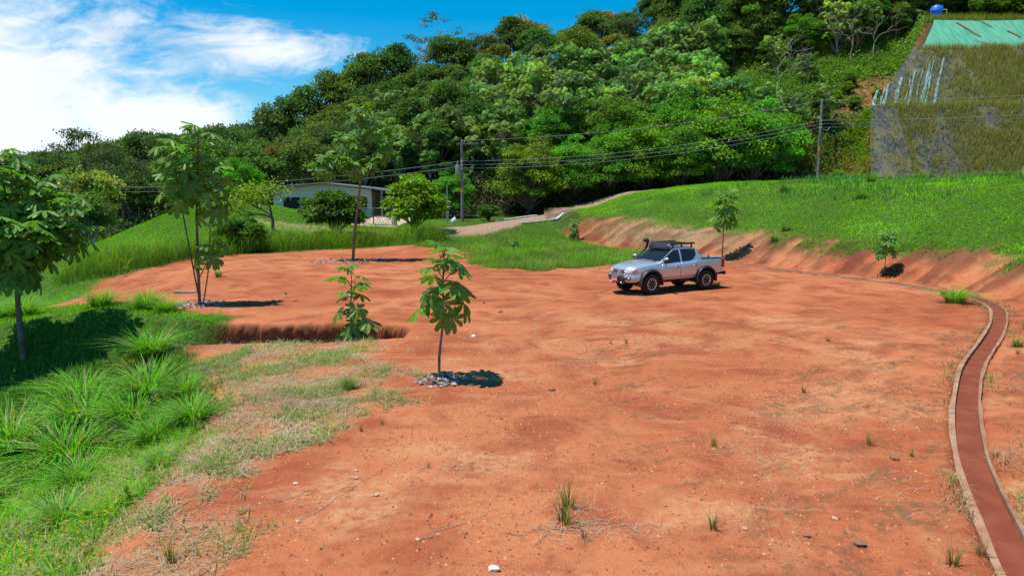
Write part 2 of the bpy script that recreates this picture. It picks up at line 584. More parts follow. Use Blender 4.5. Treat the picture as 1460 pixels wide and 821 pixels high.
class NT:
    def __init__(s, name):
        s.m = bpy.data.materials.new(name)
        s.m.use_nodes = True
        s.t = s.m.node_tree
        s.t.nodes.clear()
        s.out = s.n('ShaderNodeOutputMaterial')

    def n(s, t, **k):
        q = s.t.nodes.new(t)
        for a, b in k.items():
            setattr(q, a, b)
        return q

    def l(s, a, b):
        s.t.links.new(a, b)

    def put(s, sock, v):
        if isinstance(v, (int, float)):
            sock.default_value = v
        elif isinstance(v, (tuple, list)):
            sock.default_value = (*v, 1) if (len(v) == 3 and sock.type == 'RGBA') else v
        elif v is not None:
            s.l(v, sock)

    def math(s, op, a, b=None, c=None, clamp=False):
        q = s.n('ShaderNodeMath', operation=op)
        q.use_clamp = clamp
        for i, v in enumerate((a, b, c)):
            s.put(q.inputs[i], v)
        return q.outputs[0]

    def mix(s, f, a, b, bt='MIX'):
        q = s.n('ShaderNodeMix', data_type='RGBA', blend_type=bt)
        s.put(q.inputs[0], f)
        s.put(q.inputs[6], a)
        s.put(q.inputs[7], b)
        return q.outputs[2]

    def coord(s, kind='Object', scale=(1, 1, 1), rot=(0, 0, 0), loc=(0, 0, 0)):
        c = s.n('ShaderNodeTexCoord')
        mp = s.n('ShaderNodeMapping')
        mp.inputs['Scale'].default_value = scale
        mp.inputs['Rotation'].default_value = rot
        mp.inputs['Location'].default_value = loc
        s.l(c.outputs[kind], mp.inputs[0])
        return mp.outputs[0]

    def noise(s, vec, scale, detail=4, rough=0.55, dist=0.0):
        q = s.n('ShaderNodeTexNoise')
        q.inputs['Scale'].default_value = scale
        q.inputs['Detail'].default_value = detail
        q.inputs['Roughness'].default_value = rough
        q.inputs['Distortion'].default_value = dist
        if vec is not None:
            s.l(vec, q.inputs['Vector'])
        return q.outputs['Fac']

    def vor(s, vec, scale, feat='F1', out='Distance'):
        q = s.n('ShaderNodeTexVoronoi', feature=feat)
        q.inputs['Scale'].default_value = scale
        if vec is not None:
            s.l(vec, q.inputs['Vector'])
        return q.outputs[out]

    def ramp(s, f, a, b):
        q = s.n('ShaderNodeMapRange', interpolation_type='SMOOTHSTEP')
        s.put(q.inputs['Value'], f)
        q.inputs['From Min'].default_value = a
        q.inputs['From Max'].default_value = b
        return q.outputs[0]

    def bump(s, h, strength=0.5, dist=0.02):
        q = s.n('ShaderNodeBump')
        q.inputs['Strength'].default_value = strength
        q.inputs['Distance'].default_value = dist
        s.l(h, q.inputs['Height'])
        return q.outputs[0]

    def attr(s, name):
        q = s.n('ShaderNodeAttribute', attribute_name=name)
        return q

    def bsdf(s, colr, rough=0.7, spec=0.3, metal=0.0, normal=None, **k):
        q = s.n('ShaderNodeBsdfPrincipled')
        s.put(q.inputs['Base Color'], colr)
        s.put(q.inputs['Roughness'], rough)
        q.inputs['Specular IOR Level'].default_value = spec
        q.inputs['Metallic'].default_value = metal
        if normal is not None:
            s.l(normal, q.inputs['Normal'])
        for a, b in k.items():
            s.put(q.inputs[a.replace('_', ' ')], b)
        return q

    def done(s, sh):
        s.l(sh.outputs[0] if hasattr(sh, 'outputs') else sh, s.out.inputs['Surface'])
        return s.m


M = {}


def simple(name, c, rough=0.6, spec=0.3, metal=0.0, vary=0.15, scale=6.0, bump=0.0, **k):
    t = NT(name)
    v = t.coord('Object')
    n = t.noise(v, scale, 5, 0.6)
    d = tuple(x * (1 - vary) for x in c)
    b = tuple(min(1, x * (1 + vary)) for x in c)
    cc = t.mix(t.ramp(n, 0.3, 0.7), d, b)
    nn = t.bump(t.noise(v, scale * 6, 4), bump, 0.01) if bump else None
    M[name] = t.done(t.bsdf(cc, rough, spec, metal, nn, **k))
    return M[name]


def foliage(name, trans=0.3, rough=0.5, spec=0.25, rnd=0.25, hue=0.02, tcol=(1.25, 1.35, 0.35)):
    """leaf colour from the Col attribute, varied per object"""
    t = NT(name)
    a = t.attr('Col')
    oi = t.n('ShaderNodeObjectInfo')
    h = t.n('ShaderNodeHueSaturation')
    t.put(h.inputs['Hue'], t.math('ADD', t.math('MULTIPLY', t.math('SUBTRACT', oi.outputs['Random'], 0.5), hue * 2), 0.5))
    t.put(h.inputs['Value'], t.math('ADD', t.math('MULTIPLY', t.math('FRACT', t.math('MULTIPLY', oi.outputs['Random'], 37.7)), rnd * 2), 1 - rnd))
    t.l(a.outputs['Color'], h.inputs['Color'])
    p = t.bsdf(h.outputs[0], rough, spec)
    tr = t.n('ShaderNodeBsdfTranslucent')
    t.l(t.mix(1.0, h.outputs[0], tcol, 'MULTIPLY'), tr.inputs['Color'])
    mx = t.n('ShaderNodeMixShader')
    mx.inputs[0].default_value = trans
    t.l(p.outputs[0], mx.inputs[1])
    t.l(tr.outputs[0], mx.inputs[2])
    M[name] = t.done(mx)
    return M[name]


foliage('leaf_tree', 0.34, 0.5, 0.25, 0.22, 0.025)
foliage('leaf_gloss', 0.28, 0.45, 0.28, 0.25, 0.03)
foliage('leaf_big', 0.38, 0.45, 0.26, 0.12, 0.012)
foliage('grass', 0.38, 0.6, 0.12, 0.0, 0.0, (1.3, 1.3, 0.2))
foliage('straw', 0.15, 0.7, 0.15, 0.0, 0.0, (1.0, 0.95, 0.8))
foliage('stone', 0.0, 0.9, 0.1, 0.0, 0.0)

# ground: red laterite, grass cover, litter, gravel road
t = NT('ground_soil')
v = t.coord('Object')
m1 = t.attr('mask')
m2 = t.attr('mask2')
s1 = t.n('ShaderNodeSeparateColor')
t.l(m1.outputs['Color'], s1.inputs[0])
s2 = t.n('ShaderNodeSeparateColor')
t.l(m2.outputs['Color'], s2.inputs[0])
big = t.noise(v, 0.16, 2, 0.55, 0.4)
mid = t.noise(v, 0.7, 4, 0.62, 0.6)
fin = t.noise(v, 6.0, 4, 0.65)
grit = t.noise(v, 42.0, 1, 0.7)
vst = t.coord('Object', (0.35, 1.9, 1), (0, 0, R(-34)))
strk = t.noise(vst, 0.9, 4, 0.6, 0.5)
c = t.mix(t.ramp(big, 0.36, 0.62), (0.375, 0.110, 0.045), (0.465, 0.165, 0.072))
c = t.mix(t.math('MULTIPLY', t.ramp(mid, 0.42, 0.66), 0.8), c, (0.255, 0.058, 0.026))
c = t.mix(t.math('MULTIPLY', t.ramp(strk, 0.52, 0.70), 0.45), c, (0.50, 0.205, 0.098))
c = t.mix(t.math('MULTIPLY', t.ramp(fin, 0.50, 0.72), 0.5), c, (0.235, 0.062, 0.028))
c = t.mix(t.math('MULTIPLY', s2.outputs[0], t.ramp(fin, 0.30, 0.70)), c, (0.52, 0.28, 0.135))
c = t.mix(t.math('MULTIPLY', s2.outputs[1], t.math('MULTIPLY', t.ramp(fin, 0.40, 0.58), 0.8)), c, (0.17, 0.085, 0.038))
pale = t.ramp(t.vor(v, 34.0), 0.20, 0.10)
pm = t.ramp(mid, 0.40, 0.62)
c = t.mix(t.math('MULTIPLY', t.math('MULTIPLY', pale, pm), 0.6), c, (0.60, 0.36, 0.21))
grn = t.mix(t.ramp(fin, 0.35, 0.65), (0.030, 0.070, 0.010), (0.065, 0.13, 0.016))
dry = t.mix(t.ramp(grit, 0.35, 0.65), (0.20, 0.12, 0.055), (0.42, 0.31, 0.17))
rdc = t.mix(t.ramp(fin, 0.35, 0.65), (0.24, 0.155, 0.10), (0.37, 0.26, 0.185))
rdc = t.mix(t.math('MULTIPLY', t.ramp(mid, 0.5, 0.7), 0.6), rdc, (0.42, 0.17, 0.09))
ffc = t.mix(t.ramp(mid, 0.4, 0.62), (0.035, 0.045, 0.012), (0.11, 0.06, 0.028))
c = t.mix(t.math('MULTIPLY', s1.outputs[1], t.ramp(fin, 0.28, 0.52)), c, dry)
c = t.mix(s1.outputs[0], c, grn)
c = t.mix(s1.outputs[2], c, rdc)
c = t.mix(m1.outputs['Alpha'], c, ffc)
c = t.mix(t.math('MULTIPLY', m2.outputs['Alpha'], 0.92), c, t.mix(fin, (0.016, 0.007, 0.005), (0.085, 0.024, 0.013)))  # damp soil, taken near black so the trench shade is in the colour
c = t.mix(s2.outputs[2], c, t.mix(fin, (0.17, 0.070, 0.034), (0.30, 0.125, 0.06)))
hgt = t.math('ADD', t.math('MULTIPLY', fin, 0.6), t.math('MULTIPLY', grit, 0.25))
M['ground'] = t.done(t.bsdf(c, 0.92, 0.08, 0, t.bump(hgt, 0.9, 0.075)))

# concrete, painted metal and other plain materials
t = NT('concrete')
v = t.coord('Object')
c = t.mix(t.ramp(t.noise(v, 1.6, 6, 0.65), 0.35, 0.65), (0.30, 0.14, 0.075), (0.37, 0.235, 0.15))
c = t.mix(t.math('MULTIPLY', t.ramp(t.noise(v, 7, 5), 0.5, 0.7), 0.6), c, (0.40, 0.17, 0.09))
c = t.mix(t.math('MULTIPLY', t.ramp(t.noise(v, 3.1, 4), 0.58, 0.72), 0.5), c, (0.10, 0.085, 0.06))
M['concrete'] = t.done(t.bsdf(c, 0.9, 0.15, 0, t.bump(t.noise(v, 30, 5), 0.4, 0.01)))
simple('concrete_grey', (0.42, 0.39, 0.35), 0.9, 0.15, vary=0.25, scale=3, bump=0.3)
t = NT('muddy_water')
v = t.coord('Object')
c = t.mix(t.ramp(t.noise(v, 2.0, 5), 0.35, 0.7), (0.19, 0.048, 0.024), (0.25, 0.070, 0.034))
M['water'] = t.done(t.bsdf(c, 0.5, 0.10, 0, t.bump(t.noise(v, 14, 3), 0.08, 0.01)))
simple('bark', (0.17, 0.135, 0.10), 0.9, 0.1, vary=0.35, scale=3, bump=0.5)
simple('bark_dark', (0.05, 0.038, 0.028), 0.9, 0.1, vary=0.35, scale=3, bump=0.4)
simple('bark_pale', (0.34, 0.29, 0.23), 0.85, 0.15, vary=0.3, scale=3, bump=0.4)
simple('wood_pole', (0.22, 0.20, 0.18), 0.85, 0.15, vary=0.25, scale=2.5, bump=0.3)
simple('pole_orange', (0.55, 0.26, 0.05), 0.6)
simple('galvanised', (0.32, 0.34, 0.36), 0.45, 0.5, 0.6)
simple('cable', (0.34, 0.34, 0.34), 0.5, 0.4)
simple('wall_white', (0.74, 0.64, 0.58), 0.85, 0.2, vary=0.07)
simple('roof_grey', (0.20, 0.19, 0.185), 0.6, 0.3, vary=0.2)
simple('roof_teal', (0.03, 0.42, 0.42), 0.4, 0.4, vary=0.12)
simple('dark', (0.02, 0.02, 0.022), 0.6, 0.3, vary=0.2)
simple('paving', (0.48, 0.36, 0.27), 0.9, 0.15, vary=0.2, scale=3)
simple('gate_paint', (0.16, 0.15, 0.14), 0.5, 0.4)
simple('tank_blue', (0.02, 0.17, 0.75), 0.35, 0.5, vary=0.08)
simple('white_plastic', (0.75, 0.73, 0.62), 0.6, 0.3, vary=0.1)
simple('blue_car', (0.02, 0.03, 0.07), 0.25, 0.5, vary=0.1)
simple('ash', (0.26, 0.25, 0.27), 0.9, 0.1, vary=0.5, scale=25)
simple('bare_earth', (0.24, 0.095, 0.06), 0.9, 0.1, vary=0.3)


def soil_mat():
    pass


# netting and geotextile on the far slope
t = NT('geotextile')
v = t.coord('Object')
vs = t.coord('Object', (3.0, 3.0, 0.18))
f = t.ramp(t.noise(vs, 1.0, 4, 0.6), 0.38, 0.62)
c = t.mix(f, (0.055, 0.058, 0.058), (0.125, 0.13, 0.13))
c = t.mix(t.math('MULTIPLY', t.ramp(t.noise(v, 0.5, 5), 0.45, 0.65), 0.7), c, (0.20, 0.18, 0.075))
M['geotextile'] = t.done(t.bsdf(c, 0.8, 0.2, 0, t.bump(t.noise(vs, 3, 3), 0.5, 0.1)))
t = NT('green_netting')
v = t.coord('Object')
vs = t.coord('Object', (2.0, 0.35, 0.35))
c = t.mix(t.ramp(t.noise(vs, 1.2, 5, 0.6), 0.3, 0.7), (0.055, 0.29, 0.175), (0.12, 0.37, 0.25))
c = t.mix(t.math('MULTIPLY', t.ramp(t.noise(v, 1.1, 5), 0.62, 0.72), 0.55), c, (0.30, 0.16, 0.09))
M['green_net'] = t.done(t.bsdf(c, 0.7, 0.25, 0, t.bump(t.noise(v, 4, 4), 0.5, 0.08)))
t = NT('strip_netting')
v = t.coord('Object')
vs = t.coord('Object', (3.0, 3.0, 0.15))
c = t.mix(t.ramp(t.noise(vs, 1.2, 4, 0.6), 0.35, 0.65), (0.10, 0.17, 0.15), (0.27, 0.38, 0.36))
M['strip_net'] = t.done(t.bsdf(c, 0.75, 0.25))

# vehicle
t = NT('silver_paint')
v = t.coord('Object')
dust = t.math('MULTIPLY', t.ramp(t.noise(v, 3, 5), 0.45, 0.75), 0.12)
sz_ = t.n('ShaderNodeSeparateXYZ')
t.l(v, sz_.inputs[0])
low = t.math('MULTIPLY', t.ramp(t.math('ADD', sz_.outputs[2], t.math('MULTIPLY', t.noise(v, 5, 4), 0.3)), 1.0, 0.66), 0.45)
c = t.mix(t.math('MAXIMUM', dust, low), (0.58, 0.62, 0.68), (0.40, 0.22, 0.14))
M['silver'] = t.done(t.bsdf(c, 0.30, 0.5, 0.6, None, Coat_Weight=0.6, Coat_Roughness=0.08))
simple('black_plastic', (0.022, 0.022, 0.024), 0.5, 0.4, vary=0.15)
simple('black_steel', (0.028, 0.029, 0.032), 0.38, 0.45, vary=0.15)
simple('rubber', (0.030, 0.027, 0.025), 0.85, 0.2, vary=0.3, scale=10, bump=0.4)
t = NT('auto_glass')
M['glass'] = t.done(t.bsdf((0.012, 0.016, 0.018), 0.04, 0.5, 0, None))
t = NT('windscreen_glass')
gl = t.n('ShaderNodeBsdfGlossy')
gl.inputs['Roughness'].default_value = 0.03
gl.inputs['Color'].default_value = (0.9, 0.95, 1, 1)
tp = t.n('ShaderNodeBsdfTransparent')
tp.inputs['Color'].default_value = (0.55, 0.62, 0.60, 1)
fr = t.n('ShaderNodeFresnel')
fr.inputs['IOR'].default_value = 1.6
mx = t.n('ShaderNodeMixShader')
t.l(fr.outputs[0], mx.inputs[0])
t.l(tp.outputs[0], mx.inputs[1])
t.l(gl.outputs[0], mx.inputs[2])
M['windscreen'] = t.done(mx)
simple('chrome', (0.72, 0.73, 0.75), 0.18, 0.5, 1.0, vary=0.05)
simple('lamp_clear', (0.75, 0.78, 0.78), 0.12, 0.6, 0.3, vary=0.15, scale=20)
simple('lamp_orange', (0.75, 0.16, 0.02), 0.2, 0.5, vary=0.1)
simple('lamp_red', (0.36, 0.012, 0.015), 0.2, 0.5, vary=0.1)
simple('plate_pink', (0.62, 0.30, 0.30), 0.5, 0.3, vary=0.05)
simple('plate_band', (0.40, 0.05, 0.05), 0.5, 0.3, vary=0.05)
simple('seat_cloth', (0.05, 0.05, 0.055), 0.9, 0.1, vary=0.2)

# ------------------------------------------------------------------ the ground


def axis(parts):
    a = [parts[0][0]]
    for (x0, x1, st) in parts:
        n = max(1, int(round((x1 - x0) / st)))
        a += list(np.linspace(x0, x1, n + 1)[1:])
    return np.array(a)


gxs = axis([(-2500, -600, 475), (-600, -150, 75), (-150, -60, 6), (-60, -24, 1.0), (-24, -11, 0.3), (-11, 19.5, 0.105), (19.5, 36, 0.3), (36, 95, 1.0), (95, 160, 6.5), (160, 600, 55), (600, 2500, 475)])
gys = axis([(-600, -60, 180), (-60, 0, 12), (0, 5.6, 0.4), (5.6, 18.7, 0.105), (18.7, 21.7, 0.06), (21.7, 23.5, 0.105), (23.5, 42, 0.17), (42, 62, 0.4), (62, 112, 1.0), (112, 150, 3), (150, 300, 12), (300, 3000, 300)])
GX, GY = np.meshgrid(gxs, gys)
gx = GX.ravel()
gy = GY.ravel()
gz = terrain(gx, gy)
nx, ny = len(gxs), len(gys)
ii = (np.arange(ny - 1)[:, None] * nx + np.arange(nx - 1)[None, :]).ravel()
quads = np.stack([ii, ii + 1, ii + nx + 1, ii + nx], 1)
me = mesh_np('ground', np.stack([gx, gy, gz], 1), quads, M['ground'], nsides=4, smooth=True)
g, dr, ro, ff, tn, cr = masks(gx, gy)
gul_ = sst(0.05, 0.12, -gz - 0.05 * (fbm(gx * 3, gy * 3, 3) - 0.5)) * sst(-10.2, -9.0, gx) * (1 - sst(-3.6, -3.0, gx)) * sst(18.3, 18.6, gy) * (1 - sst(21.4, 21.9, gy))  # trench mask: wall and floor painted darker than damp clay, as if shaded
bs, bu = bank_s(gx, gy)
xl = np.interp(gy, NET_L[0], NET_L[1])
redp = sst(-15, -12, gx - xl) * (1 - sst(-1, 0.3, gx - xl)) * sst(85, 87, gy) * (1 - sst(97, 101, gy)) * sst(0.24, 0.42, fbm(gx * 0.4, gy * 0.4, 3))
A = np.stack([g, dr, ro, ff], 1).astype(np.float32)
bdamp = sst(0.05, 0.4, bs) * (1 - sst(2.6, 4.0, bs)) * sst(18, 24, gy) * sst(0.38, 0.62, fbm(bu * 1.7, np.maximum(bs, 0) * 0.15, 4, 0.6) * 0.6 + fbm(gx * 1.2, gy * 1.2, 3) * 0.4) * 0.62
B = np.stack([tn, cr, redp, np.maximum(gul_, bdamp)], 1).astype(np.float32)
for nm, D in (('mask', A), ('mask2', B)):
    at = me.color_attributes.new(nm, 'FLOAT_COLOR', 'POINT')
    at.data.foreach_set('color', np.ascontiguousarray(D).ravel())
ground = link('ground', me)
tag(ground, kind='structure')

# ------------------------------------------------------------------ concrete storm drain
drain = empty('storm_drain', (0, 0, 0))
tag(drain, 'narrow concrete storm drain of muddy red water curving along the pad edge', 'drain')


def sweep_line(P, off_in, off_out, z_in, z_out, zbot):
    """strip between two offsets of the line, with thickness"""
    P = np.asarray(P)
    d = np.gradient(P, axis=0)
    d /= np.linalg.norm(d, axis=1)[:, None]
    nrm = np.stack([d[:, 1], -d[:, 0]], 1)
    rows = []
    for i in range(len(P)):
        wob = 0.012 * math.sin(P[i][1] * 1.7) + 0.006 * math.sin(P[i][1] * 4.1)
        a = P[i] + nrm[i] * (off_in)
        b = P[i] + nrm[i] * (off_out + (wob if off_out > 0 else -wob))
        rows.append([(a[0], a[1], zbot), (a[0], a[1], z_in + wob * 0.5), (b[0], b[1], z_out), (b[0], b[1], zbot)])
    return rows


for sgn in (1, -1):
    k = 0
    seg = 12
    while k < len(DRAIN) - 1:
        e = min(k + seg, len(DRAIN) - 1)
        m = MB()
        P = DRAIN[k:e + 1].copy()
        P[-1] = P[-1] * 0.96 + P[-2] * 0.04
        w = 0.275 if sgn > 0 else 0.245
        rows = sweep_line(P, sgn * 0.185, sgn * w, 0.030, 0.012, -0.22)
        m.grid(rows)
        m.f.append((0, 1, 2, 3))
        nn = len(rows) * 4
        m.f.append((nn - 1, nn - 2, nn - 3, nn - 4))
        m.obj('kerb', M['concrete'], drain)
        k = e
m = MB()
m.grid([[(r[0][0], r[0][1], -0.2), (r[3][0], r[3][1], -0.2)] for r in sweep_line(DRAIN, -0.22, 0.22, 0, 0, 0)])
m.obj('channel_bed', M['concrete'], drain)
m = MB()
m.grid([[(r[0][0], r[0][1], -0.06), (r[3][0], r[3][1], -0.06)] for r in sweep_line(DRAIN, -0.21, 0.21, 0, 0, 0)])
m.obj('water', M['water'], drain)

# ------------------------------------------------------------------ netted cut slope at the far right
slope = empty('netted_cut_slope', (62, 80, tz(62, 80)))
tag(slope, 'steep cut slope wrapped in grey geotextile with teal strips and olive grass', 'retaining slope')


def net_patch(y0, y1, ny_, x1, off, amp, wl, inset=0.0, seed=0, xlim=None):
    rows = []
    for j in range(ny_ + 1):
        y = y0 + (y1 - y0) * j / ny_
        xa = np.interp(y, NET_L[0], NET_L[1]) + inset
        xb = x1 if xlim is None else xlim(y)
        n_ = 150
        xs = np.linspace(xa, xb, n_)
        z = net_prof(y) + off + amp * np.abs(np.sin(xs * PI / wl + 0.6 * np.sin(y * 0.9 + seed))) + 0.25 * (fbm(xs * 0.3, xs * 0 + y * 0.5, 2) - 0.5)
        yy = y - 0.25 * amp
        rows.append([(a - slope.location.x, yy - slope.location.y, b - slope.location.z) for a, b in zip(xs, z)])
    return rows


m = MB()
m.grid(net_patch(79.6, 85.1, 16, 92, 0.12, 0.16, 0.9))
m.obj('lower_geotextile', M['geotextile'], slope, smooth=True)
m = MB()
m.grid(net_patch(85.1, 92.2, 16, 92, 0.14, 0.16, 1.1, seed=2))
m.obj('upper_geotextile', M['geotextile'], slope, smooth=True)
# separate pale teal strips hanging down the left end of the upper face
for k in range(11):
    m = MB()
    rows = []
    x0 = 43.5 + k * 0.72 + 0.25 * math.sin(k * 2.7)
    ya, yb = 85.4 + 0.9 * ((k * 37) % 10) / 10, 87.6 + 0.34 * k
    for j in range(9):
        y = ya + (min(yb, 91.5) - ya) * j / 8
        lean = (y - 85) * 0.75
        w = ((0.30, 0.13, 0.22, 0.10)[k % 4] + 0.07 * math.sin(j * 1.7 + k * 2.1)) * (1.0 - 0.06 * j)
        xx = x0 + lean + 0.06 * math.sin(j * 0.9 + k * 2)
        zz = float(net_prof(y)) + 0.34
        rows.append([(xx - w - slope.location.x, y - 0.1 - slope.location.y, zz - slope.location.z), (xx - slope.location.x, y - 0.14 - slope.location.y, zz + 0.09 - slope.location.z), (xx + w - slope.location.x, y - 0.1 - slope.location.y, zz - slope.location.z)])
    m.grid(rows)
    m.obj('netting_strip', M['strip_net'], slope, smooth=True)
m = MB()
m.grid(net_patch(92.9, 98.7, 14, 92, 0.16, 0.05, 2.3, 1.0, 5))
tag(m.obj('green_netting', M['green_net'], slope, smooth=True), 'bright green shade netting pinned over the top bench')
for (xx, ya, yb, w, ln) in [(61.0, 97.9, 95.0, 0.13, -1.7), (64.6, 98.4, 97.0, 0.11, -0.8), (67.0, 96.2, 94.9, 0.17, -0.9), (70.6, 96.3, 95.5, 0.12, -0.6), (61.5, 94.4, 93.5, 0.1, -1.4), (74.0, 95.8, 95.0, 0.09, -0.5), (78.0, 96.6, 95.6, 0.1, -0.5)]:
    m = MB()
    m.grid([[(xx + ln * -t_ - w * q - slope.location.x, ya + (yb - ya) * t_ - slope.location.y, float(net_prof(ya + (yb - ya) * t_)) + 0.40 + 0.03 * (1 - q * q) - slope.location.z) for q in (-1, 0, 1)] for t_ in np.linspace(0, 1, 7)])
    m.obj('netting_tear', M['bare_earth'], slope, smooth=True)

# ------------------------------------------------------------------ numpy vegetation builders


def unit(n, r):
    v = r.normal(size=(n, 3))
    return v / np.linalg.norm(v, axis=1)[:, None]


def nrmz(v):
    return v / np.maximum(np.linalg.norm(v, axis=1), 1e-9)[:, None]


def leaf_quads(P, D, N, L, W, fold=0.12):
    """folded diamond leaves: base, left, tip, right"""
    D = nrmz(D)
    S = nrmz(np.cross(D, N))
    N = np.cross(S, D)
    L = L[:, None]
    W = W[:, None]
    b = P
    l = P + D * L * 0.45 + S * W * 0.5 + N * L * fold
    r = P + D * L * 0.45 - S * W * 0.5 + N * L * fold
    tp_ = P + D * L - N * L * fold
    V = np.stack([b, l, tp_, r], 1).reshape(-1, 3)
    i = np.arange(len(P)) * 4
    T = np.concatenate([np.stack([i, i + 2, i + 1], 1), np.stack([i, i + 3, i + 2], 1)])
    return V, T


def star_leaves(P, N, rad, lobes=7, droop=0.35, r=None):
    n = len(P)
    N = nrmz(N)
    a = nrmz(np.cross(N, unit(n, r)))
    b = np.cross(N, a)
    V = [P + N * 0]
    T = []
    for k in range(lobes):
        an = 2 * PI * k / lobes
        w = 0.36
        for (aa, rr, dz) in ((an - w, 0.62, 0.16), (an, 1.0, droop), (an + w, 0.62, 0.16)):
            V.append(P + (a * math.cos(aa) + b * math.sin(aa)) * rad[:, None] * rr - N * rad[:, None] * dz)
    nv = 1 + 3 * lobes
    V = np.stack(V, 1).reshape(-1, 3)
    i = np.arange(n) * nv
    for k in range(lobes):
        o = 1 + 3 * k
        T.append(np.stack([i, i + o, i + o + 1], 1))
        T.append(np.stack([i, i + o + 1, i + o + 2], 1))
    return V, np.concatenate(T), nv


def blades(P, H, W, az_, lean, cols, r, seg=2, tipcol=1.25):
    """grass blades: bent tapering strips"""
    n = len(P)
    d = np.stack([np.cos(az_), np.sin(az_), np.zeros(n)], 1)
    sd = np.stack([-np.sin(az_), np.cos(az_), np.zeros(n)], 1)
    up = np.array([0, 0, 1.0])
    V = []
    C = []
    for k in range(seg + 1):
        t_ = k / seg
        c_ = P + up * (H * (t_ - 0.35 * np.minimum(lean, 1.3) * t_ ** 2.2))[:, None] + d * (H * lean * t_ ** 1.8)[:, None]
        w = W * (1 - t_ ** 1.6 * 0.85) * 0.5
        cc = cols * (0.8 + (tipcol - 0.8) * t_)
        if k < seg:
            V += [c_ - sd * w[:, None], c_ + sd * w[:, None]]
            C += [cc, cc]
        else:
            V.append(c_)
            C.append(cc)
    nv = 2 * seg + 1
    V = np.stack(V, 1).reshape(-1, 3)
    C = np.stack(C, 1).reshape(-1, 3)
    i = np.arange(n) * nv
    T = []
    for k in range(seg - 1):
        o = 2 * k
        T.append(np.stack([i + o, i + o + 1, i + o + 3], 1))
        T.append(np.stack([i + o, i + o + 3, i + o + 2], 1))
    o = 2 * (seg - 1)
    T.append(np.stack([i + o, i + o + 1, i + o + 2], 1))
    return V, np.concatenate(T), C


def jitter(c_, n, r, a=0.3, h=0.12):
    """n colours around c_"""
    c_ = np.asarray(c_, float)
    v_ = 1 + a * (r.random((n, 1)) * 2 - 1)
    q = 1 + h * (r.random((n, 3)) * 2 - 1)
    return np.clip(c_ * v_ * q, 0.002, 0.9)


def limb(p0, p1, r0, r1, r, sag=0.12, n=5):
    p0 = np.array(p0, float)
    p1 = np.array(p1, float)
    L = np.linalg.norm(p1 - p0)
    mid = r.normal(size=3) * L * sag * 0.5
    pts = []
    for k in range(n + 1):
        t_ = k / n
        pts.append(p0 + (p1 - p0) * t_ + mid * math.sin(t_ * PI) + np.array([0, 0, L * 0.10 * math.sin(t_ * PI)]))
    return pts, list(np.linspace(r0, r1, n + 1))


def broadleaf(seed, h_trunk=5.0, rx=4.2, rz=4.0, clumps=34, lpc=110, leaf=0.42, colr=(0.045, 0.10, 0.022), bark='bark', shell=0.75, flat=1.0, clr=0.34, var=0.35, mat='leaf_tree'):
    r = np.random.default_rng(seed)
    c0 = np.array([0, 0, h_trunk + rz * 0.62])
    u = unit(clumps, r)
    u[:, 2] = np.where(u[:, 2] < -0.55, -u[:, 2], u[:, 2])
    rad = shell + (1 - shell) * r.random(clumps)
    rad *= 0.72 + 0.42 * r.random(clumps)
    cc = c0 + u * np.array([rx, rx, rz * flat]) * rad[:, None] * 0.82
    VV = []
    TT = []
    CC = []
    o = 0
    for k in range(clumps):
        rc = rx * clr * (0.65 + 0.7 * r.random())
        n = int(lpc * (0.6 + 0.8 * r.random()))
        w = unit(n, r)
        w[:, 2] = np.abs(w[:, 2]) * 0.9 + 0.1 * w[:, 2]
        P = cc[k] + w * rc * (0.55 + 0.5 * r.random((n, 1))) * np.array([1.1, 1.1, 0.72])
        D = w * 0.8 + unit(n, r) * 0.8 + np.array([0, 0, -0.25])
        N = w + np.array([0, 0, 0.8]) + 0.5 * unit(n, r)
        L = leaf * (0.6 + 0.8 * r.random(n))
        V, T = leaf_quads(P, D, N, L, L * (0.45 + 0.3 * r.random(n)))
        ck = np.array(colr) * (1 + var * (r.random() * 2 - 1)) * (1 + 0.12 * (r.random(3) * 2 - 1))
        C = np.repeat(jitter(ck, n, r, 0.35), 4, 0)
        VV.append(V)
        TT.append(T + o)
        CC.append(C)
        o += len(V)
    crown = mesh_np('crown', np.concatenate(VV), np.concatenate(TT), M[mat], np.concatenate(CC))
    tb = MB()
    r0 = 0.055 * rx + 0.05
    top = c0 + np.array([0, 0, -0.2 * rz])
    pts = [np.array([0, 0, -0.6]), np.array([0.05, 0.02, h_trunk * 0.35]), np.array([0.1 * r.normal(), 0.1 * r.normal(), h_trunk * 0.75]), top]
    tb.tube(pts, [r0 * 1.35, r0, r0 * 0.85, r0 * 0.45], 7)
    for k in range(0, clumps, 2):
        st = pts[2] * (0.6 + 0.4 * r.random()) if r.random() < 0.6 else top
        p, q = limb(st, cc[k], r0 * 0.38, r0 * 0.1, r)
        tb.tube(p, q, 5, False)
    trunk = tb.mesh('trunk', M[bark], smooth=True)
    return crown, trunk


